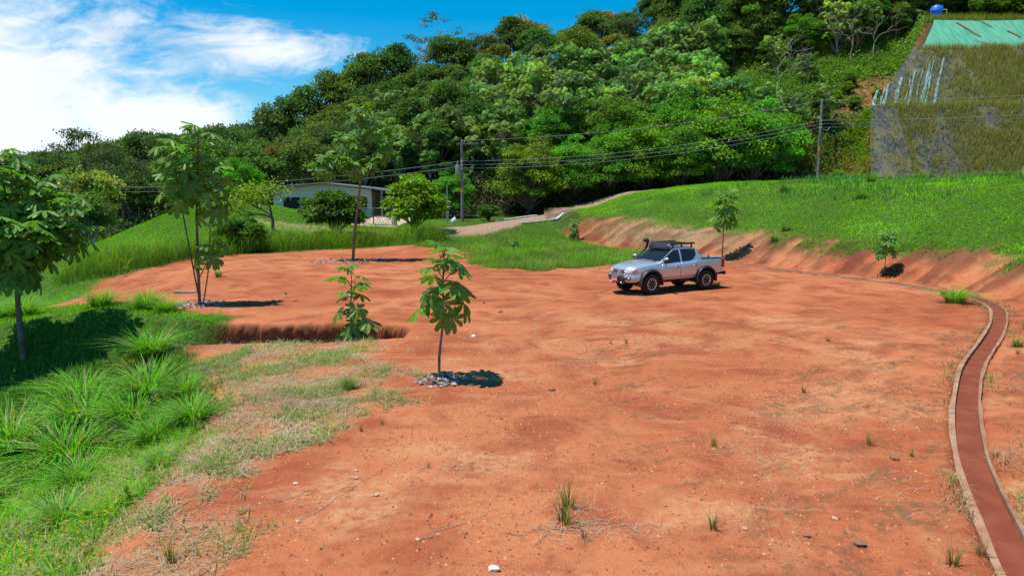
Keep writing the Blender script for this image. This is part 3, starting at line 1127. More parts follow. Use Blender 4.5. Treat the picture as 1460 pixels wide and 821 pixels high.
def pioneer(seed, h=7.0, spread=2.0, heads=9, leaf=0.42, colr=(0.06, 0.13, 0.035), bark='bark_pale', per=13, var=0.3):
    """slender stems topped by umbrellas of big palmate leaves"""
    r = np.random.default_rng(seed)
    tb = MB()
    VV = []
    TT = []
    CC = []
    o = 0
    tb.tube([(0, 0, -0.6), (0.1, 0, h * 0.35), (0.05, 0.1, h * 0.7), (0, 0, h)], [0.11, 0.09, 0.07, 0.04], 6)
    for k in range(heads):
        an = r.random() * 2 * PI
        d = spread * (0.25 + 0.75 * r.random()) * (0 if k == 0 else 1)
        hz_ = h * (0.28 + 0.78 * r.random()) if k else h * 1.02
        e = np.array([math.cos(an) * d, math.sin(an) * d, hz_])
        p, q = limb((0, 0, max(0.3, e[2] - h * (0.15 + 0.25 * r.random()))), e, 0.05, 0.025, r, 0.1)
        tb.tube(p, q, 5, False)
        n = int(per * (0.7 + 0.6 * r.random()))
        a2 = np.arange(n) * 2.4 + r.random()
        rr = leaf * (0.5 + 2.2 * r.random(n))
        P = e + np.stack([np.cos(a2) * rr, np.sin(a2) * rr, leaf * (2.0 * r.random(n) - 1.3)], 1)
        N = np.stack([np.cos(a2) * 0.75, np.sin(a2) * 0.75, np.full(n, 0.75)], 1) + 0.35 * unit(n, r)
        rad = leaf * (0.75 + 0.5 * r.random(n))
        V, T, nv = star_leaves(P, N, rad, 7, 0.42, r)
        ck = np.array(colr) * (1 + var * (r.random() * 2 - 1))
        VV.append(V)
        TT.append(T + o)
        CC.append(np.repeat(jitter(ck, n, r, 0.4), nv, 0))
        o += len(V)
    crown = mesh_np('crown', np.concatenate(VV), np.concatenate(TT), M['leaf_gloss'], np.concatenate(CC))
    return crown, tb.mesh('trunk', M[bark], smooth=True)


def skeleton_tree(seed, h=9, spread=4.5, bark='bark_pale', leaves=0, leaf=0.3, colr=(0.07, 0.10, 0.03), flat=True):
    """open tree whose branching shows: bare, or with a thin flat crown"""
    r = np.random.default_rng(seed)
    tb = MB()
    tips = []

    def grow(p, d, L, rad, lev):
        q = p + d * L
        pts, rr = limb(p, q, rad, rad * 0.62, r, 0.18, 4)
        tb.tube(pts, rr, 5 if lev else 7, False)
        if lev >= 4:
            tips.append(q)
            return
        for k in range(3 if lev < 2 else 2 + int(r.random() < 0.5)):
            nd = d * 0.75 + r.normal(size=3) * (0.55 if lev else 0.6)
            nd[2] = nd[2] * 0.75 + 0.16
            nd /= np.linalg.norm(nd)
            grow(q, nd, L * (0.62 + 0.2 * r.random()), rad * 0.58, lev + 1)
    grow(np.array([0, 0, -0.5]), np.array([0.03, 0, 1.0]), h * 0.5, 0.16, 0)
    tips = np.array(tips)
    trunk = tb.mesh('trunk', M[bark], smooth=True)
    if not leaves:
        return None, trunk
    n = leaves
    c_ = tips[r.integers(0, len(tips), n)]
    P = c_ + r.normal(size=(n, 3)) * np.array([0.55, 0.55, 0.16])
    L = leaf * (0.6 + 0.8 * r.random(n))
    V, T = leaf_quads(P, unit(n, r) + np.array([0, 0, -0.1]), unit(n, r) * 0.6 + np.array([0, 0, 1.0]), L, L * 0.5)
    crown = mesh_np('crown', V, T, M['leaf_tree'], np.repeat(jitter(colr, n, r, 0.35), 4, 0))
    return crown, trunk


def plant_tree(proto, name, x, y, sc, rz, label, cat='tree', group=None, z=None, sz=None, tilt=0.0):
    o = empty(name, (x, y, (tz(x, y) if z is None else z)), rz)
    o.scale = (sc, sc, sc if sz is None else sz)
    o.rotation_euler = (tilt * math.cos(rz * 3), tilt * math.sin(rz * 5), rz)
    tag(o, label, cat, group)
    if proto[1]:
        link('trunk', proto[1], o)
    if proto[0]:
        link('crown', proto[0], o)
    return o


DARK = [broadleaf(100 + i, 2.6, 4.3, 4.9, 54, 190, 0.34, c_, 'bark') for i, c_ in enumerate([(0.085, 0.168, 0.030), (0.105, 0.200, 0.032), (0.078, 0.155, 0.036), (0.130, 0.235, 0.034), (0.095, 0.180, 0.028)])]
MIDG = [broadleaf(130 + i, 2.6, 4.0, 4.2, 44, 200, 0.32, c_, 'bark') for i, c_ in enumerate([(0.095, 0.195, 0.032), (0.110, 0.225, 0.036), (0.088, 0.180, 0.036)])]
OPEN = [broadleaf(150 + i, 3.4, 4.6, 3.8, 34, 150, 0.30, c_, 'bark_pale', clr=0.27) for i, c_ in enumerate([(0.085, 0.150, 0.055), (0.070, 0.130, 0.042), (0.100, 0.165, 0.060)])]
PION = [pioneer(200 + i, 5.6 + i * 0.5, 2.3, 34, 0.33, c_) for i, c_ in enumerate([(0.130, 0.255, 0.038), (0.160, 0.310, 0.038), (0.120, 0.240, 0.045), (0.190, 0.350, 0.038)])]
FEATH = [broadleaf(240 + i, 0.5, 3.9, 4.3, 84, 210, 0.22, c_, 'bark', 0.55, 1.0, 0.25, 0.3) for i, c_ in enumerate([(0.150, 0.320, 0.018), (0.175, 0.360, 0.020), (0.125, 0.285, 0.018), (0.160, 0.340, 0.022)])]
BUSH = [broadleaf(270 + i, 0.2, 2.2, 2.6, 46, 170, 0.24, c_, 'bark_dark', 0.7, 0.9, 0.27, 0.22) for i, c_ in enumerate([(0.085, 0.20, 0.014), (0.145, 0.30, 0.014)])]
DARKB = broadleaf(290, 0.1, 2.2, 2.4, 40, 150, 0.22, (0.06, 0.15, 0.02), 'bark_dark', 0.7, 0.9, 0.27, 0.3)
BARE = skeleton_tree(300, 8.5, 4, 'bark_pale')
UMBR = skeleton_tree(301, 10, 5, 'bark_pale', 3400, 0.30, (0.095, 0.14, 0.045))
THIN = skeleton_tree(302, 9, 4, 'bark', 2600, 0.34, (0.075, 0.125, 0.040))
ORANGE = broadleaf(310, 3.5, 4.0, 3.8, 34, 100, 0.42, (0.36, 0.19, 0.03), 'bark')
OLIVE = broadleaf(311, 2.8, 3.8, 3.2, 28, 110, 0.42, (0.20, 0.21, 0.045), 'bark', clr=0.3)
YELLOW = broadleaf(312, 3.0, 3.6, 3.0, 26, 90, 0.40, (0.26, 0.33, 0.06), 'bark_pale', clr=0.26)

# ------------------------------------------------------------------ hillside forest
rt = np.random.default_rng(41)


def zt_at(v_, Y):
    """world height that stands v_ pixel rows of the survey sheet above eye level at distance Y"""
    return 4.1 + (276 - v_) / 973.0 * Y * 1.015


RIDGE = [(-46, 116, 183, DARK[2], 'dark_tree', 'dark round tree low on the left end of the wooded ridge'),
         (-41, 120, 150, MIDG[2], 'tree', 'pale feathery tree at the foot of the ridge line beside the clouds'),
         (-36.5, 121, 128, DARK[0], 'dark_tree', 'dark tree on the ridge just below the tip of the cloud'),
         (-31, 123, 108, DARK[3], 'dark_tree', 'broad green dome-shaped tree on the left shoulder of the ridge'),
         (-29.5, 127, 100, ORANGE, 'orange_tree', 'tree with orange flushed top on the left shoulder of the ridge'),
         (-26, 125, 84, DARK[1], 'dark_tree', 'dark tree on the ridge left of the thin umbrella tree'),
         (-21.5, 127, 74, DARK[4], 'dark_tree', 'dark rounded tree on the ridge behind the umbrella tree trunk'),
         (-13.5, 130, 36, UMBR, 'umbrella_tree', 'thin flat-topped umbrella tree standing against blue sky on ridge'),
         (-15.5, 133, 52, BARE, 'bare_tree', 'bare grey tree beside the umbrella tree on the ridge'),
         (-11, 124, 60, DARK[2], 'dark_tree', 'large dense dark tree right of the umbrella tree on ridge'),
         (-5, 126, 62, OPEN[0], 'pale_tree', 'grey-green open crowned tree between dark trees on the ridge'),
         (0.4, 130, 40, DARK[0], 'dark_tree', 'tall dark tree with orange flushed neighbour at the ridge top'),
         (2.6, 132, 36, ORANGE, 'orange_tree', 'orange tinted crown behind the tallest dark ridge tree'),
         (4.2, 122, 50, MIDG[1], 'spreading_tree', 'bright green spreading tree on bare trunk near the ridge top'),
         (-2.2, 118, 102, BARE, 'dead_tree', 'grey leafless dead tree below the ridge top'),
         (9.0, 128, 56, DARK[3], 'dark_tree', 'dark tree right of the bright spreading tree on ridge'),
         (14.5, 128, 32, DARK[1], 'dark_tree', 'tall dark tree with light showing beneath its crown, ridge right'),
         (16.5, 131, 30, ORANGE, 'orange_tree', 'orange tipped crown on the ridge against the sky at right'),
         (20.5, 127, 34, DARK[4], 'dark_tree', 'dark tree at the ridge where sky ends on the right'),
         (26, 128, 2, DARK[2], 'dark_tree', 'tallest dark tree closing off the sky on the right of the ridge'),
         (32, 128, -8, DARK[0], 'dark_tree', 'dark tree at the top edge above the pioneer slope')]
HGT = {}
for kx, pr in (('D', DARK), ('M', MIDG), ('O', OPEN)):
    for p in pr:
        HGT[id(p)] = max(v_.co.z for v_ in p[0].vertices)
for p in (ORANGE, UMBR, OLIVE, YELLOW):
    HGT[id(p)] = max(v_.co.z for v_ in p[0].vertices)
HGT[id(BARE)] = max(v_.co.z for v_ in BARE[1].vertices)
for i, (x, y, vt, pr, nm, lb) in enumerate(RIDGE):
    z = tz(x, y)
    h = zt_at(vt, y) - z
    sc = h / HGT[id(pr)]
    plant_tree(pr, nm, x, y, min(sc, 1.15), i * 1.9, lb, 'tree', 'trees along the ridge', sz=sc)


def scatter(n, x0, x1, y0, y1, dmin, ok, seed):
    r = np.random.default_rng(seed)
    pts = []
    for _ in range(n * 40):
        x = x0 + (x1 - x0) * r.random()
        y = y0 + (y1 - y0) * r.random()
        if not ok(x, y):
            continue
        if all((x - a) ** 2 + (y - b) ** 2 > dmin ** 2 for a, b in pts):
            pts.append((x, y))
            if len(pts) >= n:
                break
    return pts


# dark wood on the left flank and under the ridge
left_ok = lambda x, y: (x < -4 or y > 112) and y > 92 + max(0, -x - 30) * 0.05 and not (x > 36 and y < 108)
for i, (x, y) in enumerate(scatter(64, -62, 36, 90, 124, 5.0, left_ok, 5)):
    pr = (DARK + MIDG[:1] + [OLIVE] + OPEN[1:2])[int(rt.random() * 8) % 8] if rt.random() < 0.93 else OLIVE
    s = 0.66 + 0.30 * rt.random()
    if x < -4:
        lb = 'dark broadleaf tree %s in the dense left hillside wood %s' % ('low' if y < 102 else 'half way up' if y < 113 else 'high', 'beyond the left sapling' if x < -38 else 'over the lawn knoll' if x < -22 else 'over the white house')
        gr = 'dark trees on the left hillside'
    else:
        lb = 'dark broadleaf tree standing just below the ridge above the paler slope trees'
        gr = 'dark trees under the ridge'
    plant_tree(pr, 'hillside_tree', x, y, s, rt.random() * 6.28, lb, 'tree', gr, tilt=0.05)

def pion_label(x, y):
    row = 'low' if y < 94 else ('half way up' if y < 104 else 'high')
    over = 'above the white house' if x < -9 else 'above the transformer pole' if x < 0 else 'above the gravel road' if x < 12 else 'above the truck' if x < 25 else 'left of the second pole'
    return 'slender large-leaved pioneer tree %s on the hillside %s' % (row, over)


# paler pioneer trees with big leaves over the middle of the hillside
pion_ok = lambda x, y: not (x > 27 + max(0, y - 98) * 0.5 and y > 89) and (y < 113) and x < np.interp(y, NET_L[0], NET_L[1]) - 7
for i, (x, y) in enumerate(scatter(125, -22, 44, 85.5, 113, 2.5, pion_ok, 8)):
    pr = PION[int(rt.random() * 4) % 4]
    s = 0.75 + 0.5 * rt.random()
    plant_tree(pr, 'pioneer_tree', x, y, s, rt.random() * 6.28, pion_label(x, y), 'tree', 'pioneer trees on the hillside', tilt=0.12)
for i, (x, y, s) in enumerate([(-9, 88, 1.0), (-4, 90, 1.1), (9, 97, 1.0), (18, 100, 0.95), (24, 95, 0.9), (13, 92, 0.85), (3, 99, 1.0), (28, 101, 0.9)]):
    plant_tree((MIDG + OPEN)[i % 6], 'hillside_tree', x, y, s * 0.72, i * 2.1, 'rounded mid-green tree rising among the large-leaved pioneer trees', 'tree', 'mid-green trees among pioneers', tilt=0.06)

# upper right: open pioneers and dark wood behind the netting bench
for i, (x, y, s, pr, lb) in enumerate([
        (38.5, 104, 0.85, PION[1], 'tall slender large-leaved tree standing alone above the bright ground cover'),
        (41.5, 99, 0.62, PION[2], 'short large-leaved tree on the bright ground cover left of the red patch'),
        (44.0, 108, 0.9, FEATH[0], 'broad bright tree above the ground cover left of the netting bench'),
        (48.5, 106, 1.1, PION[3], 'big pale large-leaved tree beside the netting bench'),
        (52.0, 107, 1.15, PION[0], 'pale large-leaved tree overhanging the left end of the green netting'),
        (50.0, 111, 1.2, OPEN[2], 'grey-green open tree behind the pale tree near the netting'),
        (56.0, 110, 1.0, PION[2], 'large-leaved tree left of the blue tank')]):
    plant_tree(pr, 'hillside_tree', x, y, s, i * 1.7, lb, 'tree', 'trees beside the netting bench')
for i, (x, y) in enumerate(scatter(44, 30, 104, 112, 134, 5.0, lambda x, y: y > 110 + max(0, x - 52) * 0.02, 12)):
    plant_tree(DARK[i % 5], 'hillside_tree', x, y, 1.05 + 0.3 * rt.random(), rt.random() * 6.28, 'dark tree in the wood at the top right behind the netting bench', 'tree', 'dark trees top right')
for i, (x, s) in enumerate([(69, 0.9), (72, 1.1), (75.5, 1.0), (79, 1.15), (83, 1.0)]):
    plant_tree(BUSH[i % 2], 'shrub', x, 104.5 + (i % 2), s, i * 1.3, 'green shrub along the upper edge of the green netting, right of the tank', 'shrub', 'shrubs above the netting')

for i, (x, y, s) in enumerate(scatter(34, 27, 92, 107.5, 113, 2.6, lambda x, y: x < 55 or y > 108, 33) and [(a, b, 0.8 + 0.5 * rt.random()) for a, b in scatter(34, 27, 92, 107.5, 113, 2.6, lambda x, y: x < 55 or y > 108, 33)]):
    plant_tree((BUSH[0], MIDG[0], FEATH[2], PION[2], DARK[3])[i % 5], 'slope_tree', x, y, s * (0.55 if i % 5 in (1, 4) else 1.0), i * 1.7, 'leafy tree or bush %s, upper edge of open slope' % ('left of the tall slender tree' if x < 38 else 'behind the big pale tree' if x < 56 else 'behind the blue tank' if x < 72 else 'at the right corner'), 'tree', 'leafy edge of the upper slope')
for i, (x, y, s) in enumerate([(36.5, 97, 0.6), (40.5, 103, 0.55), (49.5, 103, 0.7), (53, 104, 0.6), (17, 96, 0.62), (6, 92, 0.55), (25, 90, 0.5)]):
    plant_tree(BARE, 'bare_tree', x, y, s, i * 2.0, ['pale bare trunk standing in the bright ground cover', 'second pale bare trunk higher on the ground cover', 'forked pale dead tree beside the big pale tree', 'leaning pale dead branches near the netting corner', 'bare pale branches in the thicket above the truck', 'bare pale branches in the thicket above the gravel road', 'bare pale branches over the broad forked roadside tree'][i], 'tree', 'bare pale trees on the slope')
# bright feathery trees along the foot of the hill
FOOT = [(-6.6, 76.5, 0.7, 0, 'small bright green tree just right of the transformer pole'), (1.9, 79.6, 1.2, 1, 'flat spreading bright green tree on a dark trunk above the gravel road'), (7.2, 81.0, 1.1, 3, 'bright feathery tree right of the spreading roadside tree'),
        (11.5, 80.6, 1.15, 0, 'bright feathery tree above the top end of the gravel road'), (15.5, 81.5, 1.3, 1, 'bright green feathery tree left of the forked roadside tree'), (19.5, 80.4, 1.15, 2, 'low bright tree filling the gap by the forked roadside tree'),
        (24.0, 81.0, 1.5, 1, 'broad bright feathery tree on a pale forked trunk by the road'), (28.4, 81.6, 1.45, 3, 'tall bright feathery tree beside the second utility pole'), (31.8, 83.5, 1.05, 0, 'small bright tree behind the second utility pole'),
        (21.0, 85.0, 1.35, 0, 'bright tree behind the broad forked feathery tree'), (12.8, 85.5, 1.2, 2, 'bright tree in second row above the gravel road'), (4.5, 85.5, 1.1, 2, 'bright tree in second row behind the spreading tree')]
for i, (x, y, s, k, lb) in enumerate(FOOT):
    plant_tree(FEATH[k], 'roadside_tree', x, y, s, i * 2.3, lb, 'tree', 'bright trees along the foot of the hill')

# trees across the valley on the left
for i, (x, y) in enumerate(scatter(52, -150, -44, 112, 175, 6.5, lambda x, y: x > -0.86 * y and x < -0.33 * y, 21)):
    pr = (OPEN + DARK)[int(rt.random() * 8) % 8]
    zg = tz(x, y)
    vt = np.interp(x / y * 973 + 730, [0, 60, 130, 180, 215, 260, 330, 380], [222, 216, 206, 192, 180, 190, 178, 170]) + 16 * rt.random()
    sc = (zt_at(vt, y) - zg) / HGT[id(pr)]
    plant_tree(pr, 'valley_tree', x, y, 1.25, rt.random() * 6.28, 'grey-green tree in the distant wood across the valley on the left', 'tree', 'trees across the valley', sz=max(sc, 0.6))
LEFT = [(-46.5, 82, 212, THIN, 'thin_tree', 'thin dark tree with sky showing through beside the left sapling clump'),
        (-60, 96, 186, THIN, 'thin_tree', 'tall thin dark tree rising above the distant wood on the left'),
        (-44, 72, 238, YELLOW, 'yellow_tree', 'tree with yellow-green flowering top behind the left foreground tree'),
        (-37, 80, 215, DARK[2], 'dark_tree', 'dark tree behind the three-stemmed sapling'),
        (-31.5, 84, 205, MIDG[0], 'tree', 'green tree right of the three-stemmed sapling above the knoll'),
        (-25, 86, 195, DARK[0], 'dark_tree', 'dark tree above the knoll and left of the house'),
        (-41, 66, 268, MIDG[1], 'tree', 'low green tree by the cables left of the lawn knoll'),
        (-50, 64, 262, DARK[1], 'dark_tree', 'dark tree behind the crown of the left foreground tree'),
        (-54, 76, 245, MIDG[2], 'tree', 'green tree in the hollow beyond the left foreground tree'),
        (-60, 70, 255, DARK[4], 'dark_tree', 'dark tree above the turquoise roof at the left edge'),
        (-18.5, 87, 200, DARK[3], 'dark_tree', 'dark tree directly behind the white house'),
        (-12.5, 88, 190, DARK[2], 'dark_tree', 'dark tree behind the carport of the house'),
        (-8.0, 85, 232, MIDG[2], 'tree', 'green tree between the carport and the transformer pole')]
for p in (THIN,):
    HGT[id(p)] = max(v_.co.z for v_ in p[0].vertices)
for i, (x, y, vt, pr, nm, lb) in enumerate(LEFT):
    z = tz(x, y)
    sc = (zt_at(vt, y) - z) / HGT[id(pr)]
    plant_tree(pr, nm, x, y, min(1.0, sc), i * 1.3, lb, 'tree', None, sz=sc)

# undergrowth that fills the hillside between the trees
ru = np.random.default_rng(77)


def cover(name, label, cat, n, pts, size, colr, spread, mat='leaf_tree', hh=0.6):
    k = ru.integers(0, len(pts), n)
    P = pts[k] + ru.normal(size=(n, 3)) * np.array([spread, spread, 0])
    P[:, 2] = terrain(P[:, 0], P[:, 1], False) + np.abs(ru.normal(size=n)) * hh
    L = size * (0.5 + ru.random(n))
    V, T = leaf_quads(P, unit(n, ru) + np.array([0, -0.2, 0.15]), unit(n, ru) * 0.7 + np.array([0, -0.35, 0.9]), L, L * 0.6)
    cc = colr[ru.integers(0, len(colr), len(pts))][k] * (0.65 + 0.7 * ru.random((n, 1)))
    o = link(name, mesh_np(name, V, T, M[mat], np.repeat(cc, 4, 0)))
    tag(o, label, cat, None, 'stuff')
    return o


ux = -60 + 115 * ru.random(5200)
uy = 82 + 44 * ru.random(5200)
keep = (ux < np.interp(uy, NET_L[0], NET_L[1]) - 3) & ~((ux > 29) & (uy > 88)) & (uy > 83.5)
pts = np.stack([ux, uy, 0 * ux], 1)[keep]
cover('hillside_undergrowth', 'tangled green undergrowth between the hillside trees', 'undergrowth', 70000, pts, 0.5, np.array([(0.035, 0.08, 0.018), (0.06, 0.13, 0.028), (0.028, 0.06, 0.018), (0.10, 0.09, 0.035), (0.07, 0.15, 0.03)]), 0.8, hh=0.9)
ux = 26 + 42 * ru.random(5200)
uy = 87 + 27 * ru.random(5200)
xl_ = np.interp(uy, NET_L[0], NET_L[1])
bare = (ux > xl_ - 12) & (ux < xl_) & (uy > 85) & (uy < 99)
keep = (ux < xl_ - 0.5) & (~bare | (ru.random(5200) < 0.10))
pts = np.stack([ux, uy, 0 * ux], 1)[keep]
cover('ground_cover', 'bright lumpy ground cover on the open slope left of the netting', 'ground cover', 60000, pts, 0.32, np.array([(0.155, 0.30, 0.03), (0.12, 0.25, 0.028), (0.18, 0.33, 0.04)]), 0.42, hh=0.45)
ux = 30 + 16 * ru.random(1500)
uy = 80 + 9 * ru.random(1500)
keep = ux < np.interp(uy, NET_L[0], NET_L[1]) + 0.3
pts = np.stack([ux, uy, 0 * ux], 1)[keep]
cover('bank_weeds', 'weeds and dry grass on the bank behind the second utility pole', 'weeds', 9000, pts, 0.22, np.array([(0.20, 0.32, 0.04), (0.30, 0.26, 0.11), (0.14, 0.28, 0.03)]), 0.5, hh=0.25)
# dark scrub at the foot of the hill behind the road
ux = -12 + 46 * ru.random(900)
uy = 79.5 + 4.0 * ru.random(900)
cover('roadside_scrub', 'dark scrub and dry stems under the trees at the foot of the hill', 'scrub', 16000, np.stack([ux, uy, 0 * ux], 1), 0.34, np.array([(0.03, 0.06, 0.014), (0.05, 0.09, 0.018), (0.11, 0.075, 0.035), (0.04, 0.075, 0.015)]), 0.6, hh=0.7)
for i, (x, y, s) in enumerate([(45.4, 95.2, 0.42), (42.6, 92.6, 0.5), (44.6, 91.2, 0.45), (48.4, 93.0, 0.36), (40.4, 92.4, 0.5), (46.6, 97.2, 0.5)]):
    plant_tree(BUSH[1], 'young_bush', x, y, s, i * 1.1, 'small yellow-green bush on the bare red patch left of the netting', 'bush', 'bushes on the red patch')
plant_tree(BUSH[1], 'young_bush', 38.0, 80.5, 0.45, 2.0, 'small bright bush at the foot of the slope right of the second pole', 'bush')

# ------------------------------------------------------------------ buildings at the back
def local(P, o):
    return [(p[0] - o[0], p[1] - o[1], p[2] - o[2]) for p in P]


HX, HY = -19.5, 78.0
HZ = 1.15
house = empty('white_house', (HX, HY, HZ))
tag(house, 'low white house with shallow grey roof half hidden behind a round bush', 'house')
MB().box((-6.5, -3.0, -1.2), (4.2, 3.6, 3.15)).obj('wall', M['wall_white'], house)
m = MB()
for (xa, xb, za, zb) in [(-7.2, -1.0, 3.35, 3.95), (-1.0, 5.2, 3.95, 3.3)]:
    m.add([(xa, -3.8, za), (xb, -3.8, zb), (xb, 4.2, zb), (xa, 4.2, za), (xa, -3.8, za + 0.14), (xb, -3.8, zb + 0.14), (xb, 4.2, zb + 0.14), (xa, 4.2, za + 0.14)], [(0, 3, 2, 1), (4, 5, 6, 7), (0, 1, 5, 4), (1, 2, 6, 5), (2, 3, 7, 6), (3, 0, 4, 7)])
m.obj('roof', M['roof_grey'], house)
m = MB()
m.add([(-6.5, -2.98, 3.15), (4.2, -2.98, 3.15), (4.2, -2.98, 3.32), (-1.0, -2.98, 3.92), (-6.5, -2.98, 3.36)], [(0, 1, 2, 3, 4)])
m.obj('gable', M['wall_white'], house)
for (xa, xb) in [(-5.4, -3.6), (-1.6, 0.2), (2.9, 3.7)]:
    f = MB().box((xa, -3.06, 1.25), (xb, -3.0, 2.5)).obj('window', M['dark'], house)
    w = MB().box((xa - 0.08, -3.08, 1.17), (xb + 0.08, -3.01, 1.24))
    w.obj('sill', M['concrete_grey'], f)
# carport with posts
m = MB()
m.add([(4.9, -5.0, 3.32), (10.4, -5.0, 2.62), (10.4, 3.2, 2.62), (4.9, 3.2, 3.32), (4.9, -5.0, 3.44), (10.4, -5.0, 2.74), (10.4, 3.2, 2.74), (4.9, 3.2, 3.44)], [(0, 3, 2, 1), (4, 5, 6, 7), (0, 1, 5, 4), (1, 2, 6, 5), (2, 3, 7, 6), (3, 0, 4, 7)])
m.obj('carport_roof', M['roof_grey'], house)
for (xx, yy) in [(9.0, -4.5), (9.9, -4.5), (9.9, 2.8), (5.6, -4.5)]:
    MB().box((xx - 0.11, yy - 0.11, -1.0), (xx + 0.11, yy + 0.11, 2.75 if xx > 8 else 3.3)).obj('post', M['roof_grey'], house)

# paved drive behind the gate
m = MB()
rows = []
for j in range(12):
    y = 62.6 + j * 1.15
    rows.append([(x_, y, tz(x_, y) + 0.05 + 0.02 * j) for x_ in np.linspace(-15.0 + 0.03 * j, -10.6 + 0.05 * j, 8)])
m.grid(rows)
tag(m.obj('driveway', M['paving'], smooth=True), kind='structure')

# parked dark car under the carport
CX, CY, CZ = HX + 7.0, HY - 3.2, 1.95
car = empty('parked_car', (CX, CY, CZ), R(-90))
tag(car, 'dark blue car parked nose out under the carport beside the white house', 'car')


def loft_body(st, name, mat, parent):
    m = MB()
    rows = []
    for (x, w, zb, zs_, wr, zt_) in st:
        half = [(w * 0.92, zb), (w, zb + 0.25 * (zs_ - zb)), (w, zb + 0.7 * (zs_ - zb)), (w * 0.96, zs_), (wr, zt_ - 0.05), (wr * 0.85, zt_), (0, zt_ + 0.02)]
        rows.append([(x, -y, z) for y, z in half] + [(x, y, z) for y, z in reversed(half[:-1])])
    m.grid(rows)
    n = len(rows[0])
    m.f.append(tuple(range(n)))
    m.f.append(tuple((len(rows) - 1) * n + k for k in range(n - 1, -1, -1)))
    return m.obj(name, mat, parent, smooth=True, autos=40)


loft_body([(-2.1, 0.75, 0.4, 0.95, 0.6, 1.3), (-2.0, 0.85, 0.35, 1.0, 0.66, 1.6), (-1.2, 0.88, 0.32, 1.0, 0.68, 1.68), (0.1, 0.88, 0.32, 0.98, 0.66, 1.64), (0.8, 0.87, 0.32, 0.95, 0.8, 1.08), (1.9, 0.82, 0.34, 0.85, 0.72, 0.95), (2.15, 0.7, 0.4, 0.72, 0.6, 0.78)], 'body', M['blue_car'], car)
m = MB()
m.grid([[(0.76, y, 1.12), (0.2, y * 0.86, 1.6)] for y in np.linspace(-0.68, 0.68, 5)])
m.obj('windscreen', M['glass'], car)
for y in (-1, 1):
    m = MB().box((2.02, y * 0.48 - 0.16, 0.66), (2.17, y * 0.48 + 0.16, 0.80))
    m.obj('headlight', M['lamp_clear'], car, bevel=0.03)
    for x in (-1.3, 1.3):
        w = MB().lathe([(0.0, -0.1), (0.3, -0.1), (0.34, -0.06), (0.34, 0.06), (0.3, 0.1), (0.0, 0.1)], 16, 'y').obj('wheel', M['rubber'], car)
        w.location = (x, y * 0.80, 0.34)
MB().box((2.13, -0.25, 0.5), (2.18, 0.25, 0.6)).obj('number_plate', M['white_plastic'], car)
MB().box((-1.6, -0.70, 0.25), (1.7, 0.70, 0.45)).obj('underbody', M['dark'], car)

# gate of diagonal bars between posts
GXa, GXb, GYy = -14.3, -11.3, 63.4
gzz = tz(-12.8, GYy)
gate = empty('driveway_gate', (-12.8, GYy, gzz))
tag(gate, 'metal driveway gate with diagonal bars in front of the white house', 'gate')
for xx in (-1.95, 2.0):
    MB().box((xx - 0.16, -0.16, -0.5), (xx + 0.16, 0.16, 1.75)).obj('post', M['concrete_grey'], gate, bevel=0.02)
for (xa, xb) in [(-1.7, -0.02), (0.02, 1.75)]:
    m = MB()
    for p, q in [((xa, 0, 0.1), (xb, 0, 0.1)), ((xa, 0, 1.6), (xb, 0, 1.6)), ((xa, 0, 0.1), (xa, 0, 1.6)), ((xb, 0, 0.1), (xb, 0, 1.6)), ((xa, 0, 0.85), (xb, 0, 0.85))]:
        m.tube([p, q], 0.04, 6)
    leaf = m.obj('gate_leaf', M['gate_paint'], gate)
    n = 7
    for k in range(n):
        xx = xa + (xb - xa) * (k + 0.5) / n
        sg = 1 if xa < -1 else -1
        p = (max(xa, min(xb, xx - 0.35 * sg)), 0.0, 0.12)
        q = (max(xa, min(xb, xx + 0.35 * sg)), 0.0, 1.58)
        MB().tube([p, q], 0.017, 5).obj('bar', M['gate_paint'], leaf)

# turquoise-roofed building at the left edge
tb_ = empty('turquoise_roofed_building', (-50.0, 61.0, tz(-50.0, 61.0)))
tag(tb_, 'building with a turquoise metal roof at the left edge behind the tree', 'building')
bz = 4.1 - 0.077 * 61 - tz(-50, 61.0)
MB().box((-4.5, -2.5, -1), (4.0, 3.0, bz - 0.5)).obj('wall', M['dark'], tb_)
m = MB()
m.add([(-5.5, -3.4, bz - 0.6), (4.9, -3.4, bz - 0.6), (4.9, 0.2, bz + 0.75), (-5.5, 0.2, bz + 0.75), (-5.5, 3.8, bz - 0.6), (4.9, 3.8, bz - 0.6)], [(0, 1, 2, 3), (3, 2, 5, 4)])
m.obj('roof', M['roof_teal'], tb_, solid=0.06)
MB().box((-3, -2.56, 0.6), (-1.6, -2.5, 1.7)).obj('window', M['glass'], tb_)

# blue water tank above the netting
tkx, tky = 61.8, 104.0
tank = empty('water_tank', (tkx, tky, tz(tkx, tky)))
tag(tank, 'round blue plastic water tank above the green netting', 'water tank')
MB().lathe([(0.0, 0.35), (0.72, 0.35), (0.80, 0.45), (0.80, 1.05), (0.84, 1.12), (0.80, 1.2), (0.78, 1.55), (0.55, 1.82), (0.25, 1.92), (0.0, 1.93)], 24, 'z').obj('body', M['tank_blue'], tank, smooth=True, autos=60)
MB().lathe([(0.0, 2.02), (0.24, 2.0), (0.26, 1.88)], 16, 'z').obj('lid', M['tank_blue'], tank)
MB().box((-0.9, -0.9, -0.6), (0.9, 0.9, 0.34)).obj('plinth', M['concrete_grey'], tank, bevel=0.03)
MB().tube([(0.7, 0, 1.3), (1.5, 0, 1.35), (1.5, 0, 0.0)], 0.06, 8).obj('pipe', M['white_plastic'], tank)

